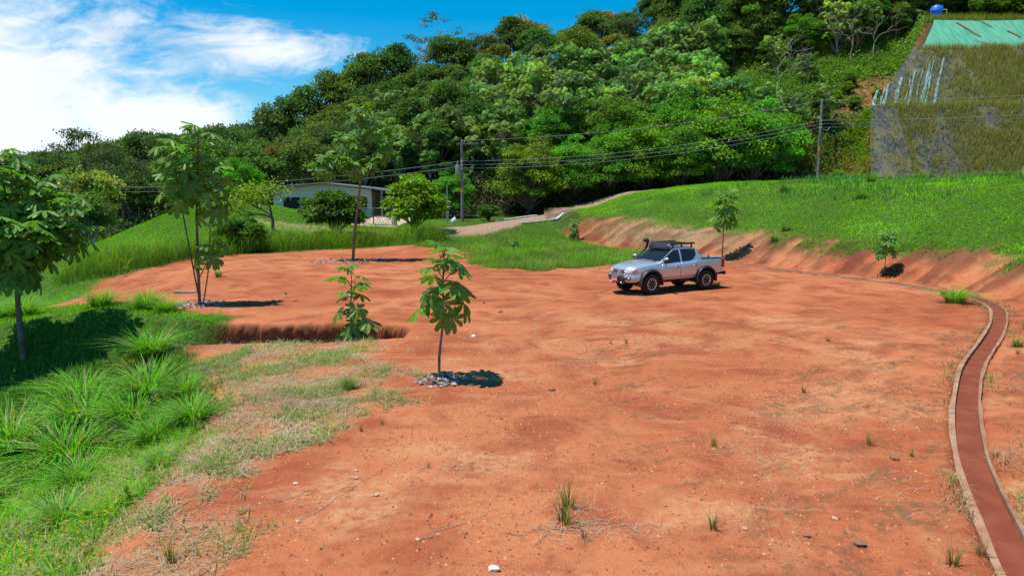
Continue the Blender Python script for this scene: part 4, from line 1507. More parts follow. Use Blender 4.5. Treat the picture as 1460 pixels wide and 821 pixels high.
# concrete strips: chute on the slope, roadside edges
def strip(name, label, pts, w, h, off=0.0):
    P = [Vector(p) for p in pts]
    m = MB()
    rows = []
    for i, p in enumerate(P):
        d = (P[min(i + 1, len(P) - 1)] - P[max(i - 1, 0)])
        n_ = Vector((d.y, -d.x, 0)).normalized() * w
        rows.append([p - n_ + Vector((0, 0, -0.3)), p - n_ + Vector((0, 0, h)), p + n_ + Vector((0, 0, h)), p + n_ + Vector((0, 0, -0.3))])
    m.grid(rows)
    m.f.append((0, 1, 2, 3))
    q = len(rows) * 4
    m.f.append((q - 1, q - 2, q - 3, q - 4))
    return tag(m.obj(name, M['concrete_grey']), label, 'kerb')


strip('concrete_chute', 'pale concrete chute running down the foot of the netted slope at right', [(58.0 + k * 0.34, 79.2 + k * 0.28, float(net_prof(79.2 + k * 0.28)) + 0.35) for k in range(9)], 0.32, 0.15)
strip('roadside_kerb', 'pale concrete edge strip beside the gravel road near the transformer pole', [(x_, y_, tz(x_, y_) + 0.02) for x_, y_ in [(-1.6, 69.8), (0.2, 71.6), (1.6, 73.4), (2.6, 74.6)]], 0.28, 0.14)
strip('grass_kerb', 'thin concrete strip lying in the grass below the gravel road', [(x_, y_, tz(x_, y_) + 0.02) for x_, y_ in [(0.7, 61.5), (2.4, 63.0), (4.2, 65.2), (5.0, 66.6)]], 0.16, 0.16)

# ------------------------------------------------------------------ utility poles and cables
def pole(x, y, top, label, arm, transformer=False):
    z = tz(x, y)
    o = empty('utility_pole', (x, y, z))
    tag(o, label, 'utility pole', 'utility poles')
    h = top - z
    MB().tube([(0, 0, -0.8), (0, 0, h * 0.5), (0, 0, h)], [0.17, 0.145, 0.115], 10).obj('shaft', M['wood_pole'], o, smooth=True, autos=40)
    MB().tube([(0, 0, h * 0.38), (0, 0, h * 0.45)], 0.158, 10).obj('marker_band', M['pole_orange'], o, smooth=True, autos=40)
    if arm:
        MB().box((-0.5, -0.24, h - 0.28), (1.7, -0.12, h - 0.14)).obj('crossarm', M['wood_pole'], o)
    for k, dz in enumerate((0.0, -1.9, -2.25, -2.6)):
        zz = h + dz + (0.0 if k else 0.12)
        MB().lathe([(0.0, 0.0), (0.05, 0.0), (0.06, 0.06), (0.035, 0.08), (0.055, 0.13), (0.0, 0.15)], 10, 'z', (0, -0.17 if k else 0, zz - 0.1)).obj('insulator', M['white_plastic'], o)
    if transformer:
        tr = MB().lathe([(0.0, 0.0), (0.24, 0.0), (0.26, 0.05), (0.26, 0.85), (0.24, 0.95), (0.0, 1.0)], 14, 'z', (-0.42, 0, h - 3.2)).obj('transformer', M['galvanised'], o, smooth=True, autos=40)
        MB().lathe([(0.0, 0.0), (0.05, 0.0), (0.05, 0.3), (0.0, 0.32)], 8, 'z', (-0.42, -0.1, h - 2.2)).obj('bushing', M['concrete_grey'], tr)
        MB().box((-0.2, -0.05, h - 2.9), (0.0, 0.05, h - 2.7)).obj('bracket', M['galvanised'], o)
    else:
        MB().tube([(0.1, -0.1, h * 0.66), (0.7, -0.1, h * 0.64), (0.9, -0.1, h * 0.68)], 0.05, 6).obj('cable_bracket', M['galvanised'], o)
    return o


P1 = (-5.0, 69.2, 9.15)
P2 = (31.6, 71.5, 13.35)
P3 = (76.0, 77.0, 17.6)
P0 = (-58.0, 80.0, 7.0)
pole(*P1, 'grey utility pole with crossarm and transformer at the roadside', True, True)
pole(*P2, 'plain grey utility pole with an orange band on the grassy bank crest', False)


def cable(a, b, dza, dzb, sag, label, rad):
    pts = []
    for k in range(25):
        t_ = k / 24
        pts.append((a[0] + (b[0] - a[0]) * t_, a[1] + (b[1] - a[1]) * t_ - 0.18, a[2] + dza + (b[2] + dzb - a[2] - dza) * t_ - sag * 4 * t_ * (1 - t_)))
    tag(MB().tube(pts, rad, 5).obj('overhead_cable', M['cable'], None, smooth=True), label, 'cable', 'overhead cables')


for nm, dz in (('topmost', 0.1), ('upper', -1.9), ('middle', -2.25), ('lowest', -2.6)):
    cable(P1, P2, dz, dz, 0.75 + 0.1 * abs(dz), nm + ' cable of the span between the two utility poles', 0.014)
    cable(P2, P3, dz, dz - 1.6, 0.5, nm + ' cable running right from the pole on the bank', 0.014)
for nm, dz in (('upper', -1.9), ('lower', -2.4)):
    cable(P0, P1, dz, dz, 1.2, nm + ' cable running left from the transformer pole past the house', 0.014)

mx_, my_ = -6.4, 68.0
mp_ = empty('meter_post', (mx_, my_, tz(mx_, my_)))
tag(mp_, 'thin post with a grey electricity meter box left of the transformer pole', 'meter post')
MB().tube([(0, 0, -0.4), (0, 0, 3.9)], 0.055, 8).obj('post', M['galvanised'], mp_)
mb_ = MB().box((-0.28, -0.24, 1.55), (0.28, 0.06, 2.25)).obj('meter_box', M['roof_grey'], mp_, bevel=0.03)
MB().lathe([(0.0, -0.06), (0.12, -0.05), (0.13, 0.0)], 12, 'y', (0, -0.25, 1.95)).obj('dial', M['glass'], mb_)
MB().box((-0.12, -0.1, -0.3), (0.12, 0.08, 1.55)).obj('concrete_base', M['concrete_grey'], mp_)
sg_ = empty('white_sack', (-5.75, 66.6, tz(-5.75, 66.6)), 0.4, 0.75)
tag(sg_, 'crumpled white sack lying at the foot of the transformer pole', 'sack')
m = MB()
rows = []
for j in range(7):
    a = j / 6
    rr = 0.34 * math.sin(PI * (0.12 + 0.76 * a)) + 0.04
    rows.append([(0.25 * a + rr * (1 + 0.15 * math.sin(3 * q + j)) * math.cos(q), rr * 0.6 * math.sin(q), 0.95 * a + 0.05 * math.sin(2 * q)) for q in np.linspace(0, 2 * PI, 11)])
m.grid(rows)
m.f.append(tuple(range(10)))
m.f.append(tuple(6 * 11 + k for k in range(10)))
m.obj('sack_body', M['white_plastic'], sg_, smooth=True)
MB().tube([(0.22, 0, 0.93), (0.26, 0, 1.0), (0.32, 0.02, 1.1)], [0.07, 0.05, 0.1], 7).obj('tied_neck', M['white_plastic'], sg_)

# bushes by the drive and shrub on the knoll
plant_tree(BUSH[0], 'round_bush', -14.6, 55.8, 1.28, 0.4, 'dense dark green round bush in front of the white house', 'bush', sz=0.98)
plant_tree(BUSH[1], 'round_bush', -8.4, 58.8, 1.34, 1.4, 'round yellow-green bush between the gate and the transformer pole', 'bush', sz=1.2)
SHRUB = skeleton_tree(305, 3.4, 2, 'bark', 1500, 0.26, (0.19, 0.34, 0.025))
plant_tree(SHRUB, 'thin_shrub', -19.6, 56.0, 1.0, 2.2, 'airy multi-stemmed shrub with yellowish top on the lawn knoll', 'shrub')
plant_tree(FEATH[0], 'thin_shrub', -25.8, 66, 0.55, 4.2, 'small bright tree on the knoll behind the airy shrub', 'shrub', sz=0.6)
plant_tree(BUSH[0], 'dark_bush', -19.0, 47.8, 0.95, 3.3, 'dark leafy bush in the tall grass beyond the three-stemmed sapling', 'bush', sz=0.62)
plant_tree(BUSH[0], 'low_bush', -2.4, 70.8, 0.62, 1.9, 'low green bush on the bank right of the transformer pole', 'bush', sz=0.45)

# ------------------------------------------------------------------ saplings with big palmate leaves
def palm_leaf(seed, tilt, lobes=9, blade=0.31, pet=0.36):
    r = np.random.default_rng(seed)
    c_ = Vector((pet, 0, 0.10))
    V = []
    F = []
    C = []
    mi = []
    rot = Matrix.Rotation(tilt, 3, 'Y')
    gr = np.array((0.110, 0.290, 0.030)) * (0.85 + 0.3 * r.random())
    vein = np.array((0.22, 0.34, 0.09))

    def vv(x, y, z, cc):
        p = c_ + rot @ Vector((x, y, z))
        V.append(p)
        C.append(cc)
        return len(V) - 1
    ce = vv(0, 0, 0, vein)
    for k in range(lobes):
        an = 2 * PI * k / lobes + 0.12 * r.normal()
        ln = blade * (1.06 - 0.20 * abs(math.cos(an / 2 + PI / 2)) + 0.10 * r.normal() * 0.5)
        if math.cos(an) < -0.7:
            ln *= 0.8
        dr_ = 0.34 + 0.10 * r.normal()
        ids = []
        for (q, w) in ((0.38, 0.135), (0.64, 0.168), (0.87, 0.150)):
            z0 = -dr_ * blade * q ** 1.9
            for sd in (-1, 0, 1):
                rr = ln * q
                wx = ln * w * sd
                zz = z0 + (0.0 if sd else -0.022 * blade / 0.3)
                ids.append(vv(rr * math.cos(an) - wx * math.sin(an), rr * math.sin(an) + wx * math.cos(an), zz, vein * 0.85 if (sd == 0 and q < 0.8) else gr * (0.9 + 0.2 * r.random())))
        tip = vv(ln * math.cos(an), ln * math.sin(an), -dr_ * blade * 1.06, gr * 1.05)
        a0, a1, a2, b0, b1, b2, d0, d1, d2 = ids
        F += [(ce, a0, a1), (ce, a1, a2), (a0, b0, b1, a1), (a1, b1, b2, a2), (b0, d0, d1, b1), (b1, d1, d2, b2), (d0, tip, d1), (d1, tip, d2)]
    mi = [0] * len(F)
    # petiole
    st = [Vector((0, 0, 0)), Vector((pet * 0.5, 0, 0.10)), c_ + Vector((0.0, 0, -0.004))]
    base = len(V)
    for i, p in enumerate(st):
        for k in range(4):
            a = PI / 2 * k
            V.append(p + Vector((0, math.cos(a), math.sin(a))) * 0.011)
            C.append(np.array((0.15, 0.17, 0.06)))
    for i in range(2):
        for k in range(4):
            F.append((base + i * 4 + k, base + i * 4 + (k + 1) % 4, base + (i + 1) * 4 + (k + 1) % 4, base + (i + 1) * 4 + k))
    me = bpy.data.meshes.new('leaf')
    me.from_pydata([tuple(p) for p in V], [], F)
    me.materials.append(M['leaf_big'])
    at = me.color_attributes.new('Col', 'FLOAT_COLOR', 'POINT')
    c4 = np.ones((len(V), 4), dtype=np.float32)
    c4[:, :3] = np.array(C)
    at.data.foreach_set('color', c4.ravel())
    me.update()
    return me


LEAF = [palm_leaf(500 + i, R(tl)) for i, tl in enumerate((12, 28, 42, 58, 74, 35))]
rl = np.random.default_rng(90)


def sapling(name, x, y, label, stems, heads, leaf=1.0, cat='sapling', group='young palmate-leaved trees on the pad', bark='bark', z=None):
    """stems: list of (points, r0, r1) in local metres; heads: (top point, direction down the stem, n leaves, length of leafy stem, size)"""
    o = empty(name, (x, y, tz(x, y) - 0.02 if z is None else z))
    tag(o, label, cat, group)
    for i, (pts, r0, r1) in enumerate(stems):
        pts = [tuple(p) for p in smooth_line(pts, 4)]
        MB().tube(pts, list(np.linspace(r0, r1, len(pts))), 8).obj('stem' if i == 0 or r0 > 0.04 else 'branch', M[bark], o, smooth=True)
    for (top, down, n, length, size) in heads:
        top = np.array(top, float)
        down = np.array(down, float)
        down /= np.linalg.norm(down)
        a0 = rl.random() * 6.28
        for k in range(n):
            q = (k + 0.3 * rl.random()) / max(n - 1, 1)
            p = top + down * length * q
            azm = a0 + k * 2.4 + 0.4 * rl.normal()
            lift = R(38) * max(0.0, 1 - q) ** 1.3 - R(14) * q + R(8) * rl.normal()
            me = LEAF[min(5, max(0, int(1 + q * 3.2 + 0.8 * rl.normal())))]
            sc = size * (0.72 + 0.28 * min(1.0, 0.35 + q * 2) + 0.12 * rl.normal())
            link('leaf', me, o, p, (0.25 * rl.normal(), -lift, azm), max(sc, 0.35 * size))
    return o


sapling('sapling', -1.61, 14.75, 'young tree with big palmate leaves standing alone mid-pad in front', [([(0, 0, -0.2), (0.0, 0, 0.5), (0.10, 0, 1.4), (0.10, 0.02, 2.0), (0.13, 0, 2.72)], 0.035, 0.016)],
        [((0.13, 0, 2.7), (-0.03, 0, -1), 19, 1.3, 1.28)])
sapling('sapling', -4.72, 19.72, 'young tree with palmate leaves growing out of the eroded trench', [([(0, 0, -0.2), (0.02, 0, 0.9), (0.0, 0.02, 2.0), (0.06, 0, 3.05)], 0.032, 0.014)],
        [((0.06, 0, 3.0), (-0.02, 0, -1), 19, 2.2, 1.3)])
Cb = [((0.0, 0, 3.9), (-0.25, 0.1, 6.6)), ((0.05, 0, 3.2), (1.0, 0.2, 5.6)), ((0.05, 0, 2.9), (2.1, -0.1, 4.9)), ((0.0, 0, 2.7), (1.2, -0.5, 4.0)), ((0, 0, 2.9), (-1.1, 0.1, 5.3)), ((0, 0, 3.3), (0.5, 0.6, 5.0)), ((0, 0, 2.8), (-0.5, -0.6, 4.4)), ((0, 0, 3.0), (1.7, 0.5, 4.5)), ((0, 0, 2.6), (0.4, -0.4, 3.7)), ((0, 0, 2.9), (-1.0, -0.3, 4.2)), ((0, 0, 2.8), (2.3, 0.2, 4.1)), ((0, 0, 3.4), (0.4, -0.3, 5.9)), ((0, 0, 2.7), (-1.5, 0.3, 4.7)), ((0, 0, 2.7), (0.9, 0.6, 3.6)), ((0, 0, 2.7), (-0.4, 0.4, 3.7)), ((0, 0, 3.0), (-2.2, -0.6, 4.8)), ((0, 0, 3.2), (-2.1, 0.8, 5.4)), ((0, 0, 2.8), (0.3, -1.6, 4.4)), ((0, 0, 2.7), (1.5, -1.4, 4.2)), ((0, 0, 2.8), (-1.0, -1.7, 4.6)), ((0, 0, 3.0), (1.0, 1.5, 5.0))]
sapling('spreading_tree', -16.2, 22.15, 'large-leaved tree with a dense spreading crown at the left edge of the lawn', [([(0, 0, -0.3), (-0.05, 0, 1.3), (0.0, 0, 2.6), (0.0, 0, 4.2)], 0.105, 0.05)] + [([a, tuple((np.array(a) + np.array(b)) / 2 + np.array([0, 0, 0.15])), b], 0.036, 0.02) for a, b in Cb],
        [(b, (np.array(a) - np.array(b)), 14, 1.4, 1.5) for a, b in Cb], cat='tree')
sapling('three_stemmed_sapling', -11.53, 24.87, 'three-stemmed young tree with drooping palmate leaves on the left of the pad', [([(0, 0, -0.2), (0.05, 0, 2.0), (0.15, 0, 4.0), (0.35, 0, 6.1)], 0.06, 0.03), ([(0.02, 0.05, -0.1), (-0.3, 0.1, 2.2), (-0.5, 0.1, 3.9), (-0.7, 0.1, 5.6)], 0.03, 0.02), ([(0.12, -0.05, -0.1), (0.4, 0, 1.3), (0.5, 0.05, 2.4), (0.75, 0, 4.6)], 0.028, 0.016), ([(0.05, 0, 1.0), (0.4, -0.1, 1.6), (0.7, -0.1, 2.2)], 0.02, 0.012)],
        [((0.35, 0, 6.1), (-0.1, 0, -1), 22, 2.1, 1.5), ((-0.7, 0.1, 5.6), (0.1, 0, -1), 19, 1.9, 1.45), ((0.75, 0, 4.9), (-0.1, 0, -1), 15, 1.5, 1.4), ((0.7, -0.1, 2.2), (-0.3, 0, -1), 8, 0.7, 1.25)])
Eb = [((0.62, 0, 5.2), (0.75, 0, 9.1)), ((0.6, 0, 5.0), (-1.6, 0.2, 6.1)), ((0.62, 0, 5.3), (2.5, 0.3, 6.9)), ((0.6, 0, 4.9), (1.6, -0.4, 5.9)), ((0.62, 0, 5.4), (-0.6, 0.3, 7.5)), ((0.65, 0, 6.0), (1.9, 0.3, 8.2)), ((0.6, 0, 4.8), (0.4, -0.6, 5.9)), ((0.6, 0, 5.0), (-2.2, 0, 5.4)), ((0.65, 0, 5.6), (0.0, 0.4, 6.9))]
sapling('leaning_tree', -9.76, 41.7, 'tall thin leaning tree with an open large-leaved crown at the far pad edge', [([(0, 0, -0.2), (0.15, 0, 1.6), (0.45, 0, 3.6), (0.62, 0, 5.0), (0.68, 0, 6.4)], 0.095, 0.05)] + [([a, tuple((np.array(a) + np.array(b)) / 2 + np.array([0, 0, 0.2])), b], 0.036, 0.02) for a, b in Eb],
        [(b, (np.array(a) - np.array(b)), 14, 0.95, 1.45) for a, b in Eb], cat='tree')
sapling('sapling', 12.75, 41.3, 'slim sapling with a dark leafy top on the bank behind the truck bed', [([(0, 0, -0.2), (0.02, 0, 1.7), (0.05, 0, 3.9)], 0.045, 0.02)], [((0.05, 0, 3.95), (0, 0, -1), 26, 1.7, 1.5)], group='young trees along the bank')
sapling('sapling', 17.75, 32.35, 'small pale sapling on the red bank beyond the drain at right', [([(0, 0, -0.2), (0.02, 0, 0.9), (0.03, 0, 1.85)], 0.022, 0.012)], [((0.03, 0, 1.9), (0, 0, -1), 26, 0.95, 0.95)], group='young trees along the bank')
sapling('leafy_plant', 5.0, 55.6, 'small leafy plant in the grass at the left end of the bank', [([(0, 0, -0.2), (0.02, 0, 0.6), (0.03, 0, 1.45)], 0.02, 0.012)], [((0.03, 0, 1.5), (0, 0, -1), 24, 1.25, 0.95)], group='young trees along the bank')
sapling('leafy_plant', 0.15, 50.5, 'dark leafy clump in the middle of the rough grass patch', [([(0, 0, -0.2), (0.02, 0, 0.5)], 0.02, 0.012)], [((0.02, 0, 0.6), (0, 0, -1), 14, 0.5, 0.9)], group='young trees along the bank')

# ------------------------------------------------------------------ silver pickup truck
TRK = empty('pickup_truck', (6.55, 29.05, 0.0), R(209))
tag(TRK, 'silver double-cab pickup truck with black roof rack, snorkel and chunky tyres', 'truck')
AX = (1.48, -1.52)
ARC = 0.53


def ip(x, xs, ys):
    """smooth interpolation through points (monotone in x, descending allowed)"""
    xs = np.array(xs)
    ys = np.array(ys)
    o = np.argsort(xs)
    return float(np.interp(x, xs[o], ys[o]))


def f_w(x):
    return ip(x, [2.46, 2.42, 2.34, 2.22, 2.0, 1.6, 0.9, -1.2, -2.3, -2.52, -2.6], [0.52, 0.62, 0.715, 0.785, 0.835, 0.868, 0.885, 0.885, 0.875, 0.86, 0.83])


def f_zl(x):
    z = ip(x, [2.46, 2.2, 1.95, 1.9, -1.95, -2.05, -2.6], [0.66, 0.60, 0.58, 0.56, 0.58, 0.68, 0.74])
    for a in AX:
        d = abs(x - a)
        if d < ARC:
            z = max(z, 0.43 + math.sqrt(ARC * ARC - d * d))
    return z


def f_zs(x):
    return ip(x, [2.46, 2.40, 2.3, 2.1, 1.6, 1.0, 0.4, -0.5, -1.19, -1.21, -2.6], [0.99, 1.02, 1.06, 1.11, 1.17, 1.20, 1.22, 1.26, 1.34, 1.33, 1.31])


def f_zc(x):
    return ip(x, [2.46, 2.42, 2.36, 2.25, 2.0, 1.5, 1.12, 1.02, 0.72, 0.36, 0.20, 0.0, -0.35, -0.75, -1.0, -1.10, -1.16, -1.19], [1.03, 1.09, 1.135, 1.175, 1.225, 1.285, 1.315, 1.335, 1.545, 1.775, 1.84, 1.875, 1.89, 1.875, 1.84, 1.80, 1.74, 1.60])


def f_yr(x):
    return ip(x, [2.46, 2.2, 1.5, 1.06, 0.98, 0.3, 0.1, -0.9, -1.1, -1.19], [0.42, 0.62, 0.70, 0.74, 0.76, 0.66, 0.645, 0.64, 0.63, 0.62])


def f_zt(x):
    c_ = f_zc(x)
    s_ = f_zs(x)
    k = ip(x, [2.46, 1.1, 0.9, 0.25, -1.19], [0.55, 0.62, 0.70, 0.90, 0.90])
    return s_ + (c_ - s_) * k


NS, NC, NR = 6, 4, 5      # rows on the side, the cab side, the top


def section(x):
    w, zl, zs_ = f_w(x), f_zl(x), f_zs(x)
    pts = []
    for i in range(NS):
        z = zl + (zs_ - zl) * i / (NS - 1)
        q = (z - 0.55) / (zs_ - 0.55)
        pts.append((w * float(np.interp(q, [0, 0.25, 0.45, 0.6, 0.85, 1], [0.945, 0.975, 0.985, 1.0, 0.992, 0.962])), z))
    if x > -1.20:
        yr, zt_, zc_ = f_yr(x), f_zt(x), f_zc(x)
        for i in range(1, NC + 1):
            q = i / NC
            pts.append((pts[NS - 1][0] * (1 - q) + yr * q + 0.03 * math.sin(q * PI), zs_ * (1 - q) + zt_ * q))
        for yf, zf in ((0.93, 0.42), (0.75, 0.74), (0.5, 0.9), (0.25, 0.975), (0.0, 1.0)):
            pts.append((yr * yf, zt_ + (zc_ - zt_) * zf))
    else:
        ws = pts[NS - 1][0]
        for i in range(1, NC + 1):
            pts.append((ws - 0.012 * i, zs_ + 0.012 * min(i, 2)))
        for y_, z_ in ((ws - 0.085, zs_ + 0.02), (ws - 0.09, zs_ - 0.03), (ws - 0.10, 0.92), (0.4, 0.90), (0.0, 0.90)):
            pts.append((y_, z_))
    return pts


def surf(x, t_):
    """point on the left half of the body at station x and row parameter t_"""
    s_ = section(x)
    i = int(min(max(math.floor(t_), 0), len(s_) - 2))
    f = t_ - i
    return Vector((x, s_[i][0] * (1 - f) + s_[i + 1][0] * f, s_[i][1] * (1 - f) + s_[i + 1][1] * f))


def patch(xs, ts, off, side=1, mirror=False):
    """grid of body surface points pushed outwards by off; ts may depend on x"""
    rows = []
    for x in xs:
        row = []
        tt = ts(x) if callable(ts) else ts
        for t_ in tt:
            p = surf(x, t_)
            n = (surf(x + 0.01, t_) - surf(x - 0.01, t_)).cross(surf(x, min(t_ + 0.05, NS + NC + NR - 1.001)) - surf(x, max(t_ - 0.05, 0)))
            if n.length < 1e-9:
                n = Vector((0, 1, 0))
            n.normalize()
            if n.y < 0 and abs(n.y) > 0.05:
                n = -n
            if abs(n.y) <= 0.05 and n.z < 0:
                n = -n
            q = p + n * off
            row.append((q.x, q.y * side, q.z))
        rows.append(row)
    return rows


xs_ = sorted(set([round(v_, 4) for v_ in list(np.arange(-2.6, 2.461, 0.04)) + [-1.19, -1.199, -1.201, 2.46, 2.44, 2.42, 2.40, 2.37, 1.06, 1.02, 0.98] + [a + ARC * k for a in AX for k in (-1.0, -0.985, -0.95, 0.95, 0.985, 1.0)]]))
rows = []
for x in xs_:
    s_ = section(x)
    rows.append([(x, y_, z_) for y_, z_ in s_] + [(x, -y_, z_) for y_, z_ in reversed(s_[:-1])])
m = MB()
m.grid(rows)
n_ = len(rows[0])
m.f.append(tuple((len(rows) - 1) * n_ + k for k in range(n_)))
body = m.obj('body', M['silver'], TRK, smooth=True, autos=32)
# dark chassis, wheel wells and cab interior
m = MB()
m.box((-2.45, -0.62, 0.50), (2.15, 0.62, 0.60))
m.box((-0.95, -0.80, 0.56), (0.92, 0.80, 0.64))
m.box((2.05, -0.60, 0.62), (2.40, 0.60, 0.95))
m.tube([(-2.3, 0.45, 0.46), (2.0, 0.45, 0.46)], 0.07, 6)
m.tube([(-2.3, -0.45, 0.46), (2.0, -0.45, 0.46)], 0.07, 6)
m.tube([(AX[0], -0.7, 0.42), (AX[0], 0.7, 0.42)], 0.06, 8)
m.tube([(AX[1], -0.7, 0.42), (AX[1], 0.7, 0.42)], 0.075, 8)
m.lathe([(0.0, -0.16), (0.15, -0.12), (0.17, 0), (0.15, 0.12), (0, 0.16)], 10, 'y', (AX[1], 0.1, 0.42))
m.tube([(-0.2, 0.62, 0.50), (-0.75, 0.62, 0.48)], 0.11, 8)
m.obj('chassis', M['black_plastic'], TRK)
for a in AX:
    for sd in (1, -1):
        m = MB()
        m.grid([[(a + (ARC + 0.01) * math.cos(q), sd * y_, 0.43 + (ARC + 0.01) * math.sin(q)) for y_ in (0.42, 0.83)] for q in np.linspace(-0.15, PI + 0.15, 15)])
        m.add([(a - 0.55, sd * 0.42, 0.45), (a + 0.55, sd * 0.42, 0.45), (a + 0.45, sd * 0.42, 0.95), (a - 0.45, sd * 0.42, 0.95)], [(0, 1, 2, 3)])
        m.obj('wheel_well', M['black_plastic'], TRK)

# doors, glass
for sd in (1, -1):
    for (xa, xb, hx) in ((-0.10, 0.93, 0.08), (-1.03, -0.125, -0.90)):
        xs2 = list(np.linspace(xa, xb, 18))
        m = MB()
        m.grid(patch(xs2, [0.35 if xa > -1 else 0.35, 1, 2, 3, 4, 4.92], 0.008, sd))
        dr_ = m.obj('door', M['silver'], TRK, smooth=True, solid=0.012)
        p = surf(hx, 3.75)
        hd = MB().tube([(hx - 0.10, sd * (p.y + 0.015), p.z - 0.01), (hx - 0.06, sd * (p.y + 0.045), p.z), (hx + 0.06, sd * (p.y + 0.045), p.z), (hx + 0.10, sd * (p.y + 0.015), p.z - 0.01)], 0.018, 6)
        hd.obj('handle', M['chrome'], dr_, smooth=True)
        MB().lathe([(0.0, 0.0), (0.055, 0.0), (0.06, -0.01)], 12, 'y', (hx + 0.0, sd * (p.y + 0.012) if sd > 0 else -(p.y + 0.012), p.z - 0.005)).obj('handle_recess', M['black_plastic'], dr_)
    T0, T1 = NS - 1 + 0.22, NS - 1 + NC - 0.28
    for (xa, xb) in ((-0.07, 0.80), (-0.99, -0.16)):
        def ts(x, xa=xa):
            lo = T0
            hi = T1
            if xa < -0.5:      # rising curved rear edge
                q = min(max((-0.62 - x) / 0.37, 0), 1)
                lo = T0 + (T1 - T0) * 0.55 * q ** 2.2
            return list(np.linspace(lo, hi, 6))
        m = MB()
        m.grid(patch(list(np.linspace(xa, xb, 14)), ts, 0.006, sd))
        m.obj('side_window', M['glass'], TRK, smooth=True)
# windscreen with wipers
TT = list(np.linspace(NS - 1 + NC + 0.15, NS + NC + NR - 1.001, 8))
lft = patch(list(np.linspace(0.30, 1.0, 9)), TT, 0.007, 1)
full = [[(p[0], p[1], p[2]) for p in r_] + [(p[0], -p[1], p[2]) for p in reversed(r_[:-1])] for r_ in lft]
m = MB()
m.grid(full)
ws = m.obj('windscreen', M['glass'], TRK, smooth=True)
for y0, y1 in ((0.05, 0.55), (-0.55, -0.08)):
    MB().tube([(1.02, y0, 1.35), (0.93, (y0 + y1) / 2, 1.425), (0.97, y1, 1.40)], 0.010, 5).obj('wiper', M['black_plastic'], ws)
# sunlit papers and far side seen through the glass are left out; mirror, cowl
MB().box((1.0, -0.62, 1.315), (1.10, 0.62, 1.335)).obj('cowl', M['black_plastic'], TRK)
for sd in (1, -1):
    m = MB()
    m.tube([(0.78, sd * 0.80, 1.30), (0.78, sd * 0.93, 1.33)], 0.028, 6)
    arm = m.obj('door_mirror', M['black_plastic'], TRK)
    mm = MB()
    mm.lathe([(0.0, -0.13), (0.075, -0.12), (0.10, -0.05), (0.10, 0.05), (0.07, 0.12), (0.0, 0.13)], 10, 'y', (0.80, sd * 1.01, 1.385))
    c_ = mm.obj('mirror_cap', M['black_plastic'], arm, smooth=True)
    mm = MB()
    mm.lathe([(0.0, -0.11), (0.05, -0.10), (0.07, -0.04), (0.07, 0.04), (0.05, 0.10), (0.0, 0.11)], 10, 'y', (0.835, sd * 1.012, 1.43))
    mm.obj('mirror_cover', M['silver'], arm, smooth=True)

# fender flares with bolts
for ai, a in enumerate(AX):
    for sd in (1, -1):
        rr = []
        for q in np.linspace(R(-8), R(188), 29):
            cx, cz = math.cos(q), math.sin(q)
            row = []
            for (r_, y_) in ((0.50, 0.80), (0.505, 0.935), (0.53, 0.965), (0.585, 0.955), (0.625, 0.88), (0.61, 0.80)):
                row.append((a + r_ * cx, sd * y_, 0.43 + r_ * cz))
            rr.append(row)
        m = MB()
        m.grid(rr)
        fl = m.obj('fender_flare', M['black_plastic'], TRK, smooth=True, autos=50)
        for q in np.linspace(R(12), R(168), 8):
            b = MB().lathe([(0.0, 0.006), (0.012, 0.004), (0.014, -0.006)], 6, 'y', (a + 0.57 * math.cos(q), 0, 0.43 + 0.57 * math.sin(q)))
            bo = b.obj('bolt', M['galvanised'], fl)
            bo.location = (0, sd * 0.962, 0)

# wheels
tyre_p = []
TW, TR_ = 0.14, 0.425
tyre_prof = [(0.235, -TW * 0.75), (0.26, -TW * 0.95), (0.33, -TW * 1.02), (0.385, -TW * 0.95), (0.412, -TW * 0.80), (TR_, -TW * 0.62), (TR_, -TW * 0.35), (TR_ - 0.012, -TW * 0.31), (TR_ - 0.012, -TW * 0.22), (TR_, -TW * 0.18), (TR_, TW * 0.18), (TR_ - 0.012, TW * 0.22), (TR_ - 0.012, TW * 0.31), (TR_, TW * 0.35), (TR_, TW * 0.62), (0.412, TW * 0.80), (0.385, TW * 0.95), (0.33, TW * 1.02), (0.26, TW * 0.95), (0.235, TW * 0.75)]
tm = MB().lathe(tyre_prof, 40, 'y')
for k in range(36):       # shoulder lugs
    q = 2 * PI * k / 36
    for sd in (1, -1):
        c_, s_ = math.cos(q), math.sin(q)
        c2, s2_ = math.cos(q + 0.09), math.sin(q + 0.09)
        P = []
        for (rr, yy) in ((0.385, 0.142), (0.437, 0.112), (0.437, 0.055), (0.385, 0.055)):
            P += [(rr * c_, sd * yy, rr * s_), (rr * c2, sd * yy, rr * s2_)]
        tm.add(P, [(0, 2, 3, 1), (2, 4, 5, 3), (0, 6, 4, 2), (1, 3, 5, 7)])
tyre_me = tm.mesh('tyre', M['rubber'])
rim_me = MB().lathe([(0.235, -0.105), (0.245, -0.10), (0.245, 0.112), (0.238, 0.122), (0.222, 0.118), (0.215, 0.05), (0.215, -0.10)], 40, 'y').mesh('rim', M['black_steel'], smooth=True, autos=30)
lip_me = MB().lathe([(0.208, 0.102), (0.214, 0.124), (0.236, 0.128), (0.240, 0.120)], 40, 'y').mesh('rim_lip', M['chrome'], smooth=True)
hub_m = MB().lathe([(0.0, 0.085), (0.045, 0.085), (0.05, 0.07), (0.075, 0.06), (0.08, 0.0), (0.0, -0.02)], 16, 'y')
hub_m.lathe([(0.0, 0.0), (0.19, 0.0), (0.19, -0.03), (0.0, -0.03)], 24, 'y')
hub_me = hub_m.mesh('wheel', M['black_steel'], smooth=True, autos=30)
sp = MB()
for w_ in (-0.5, 0.5):
    pass
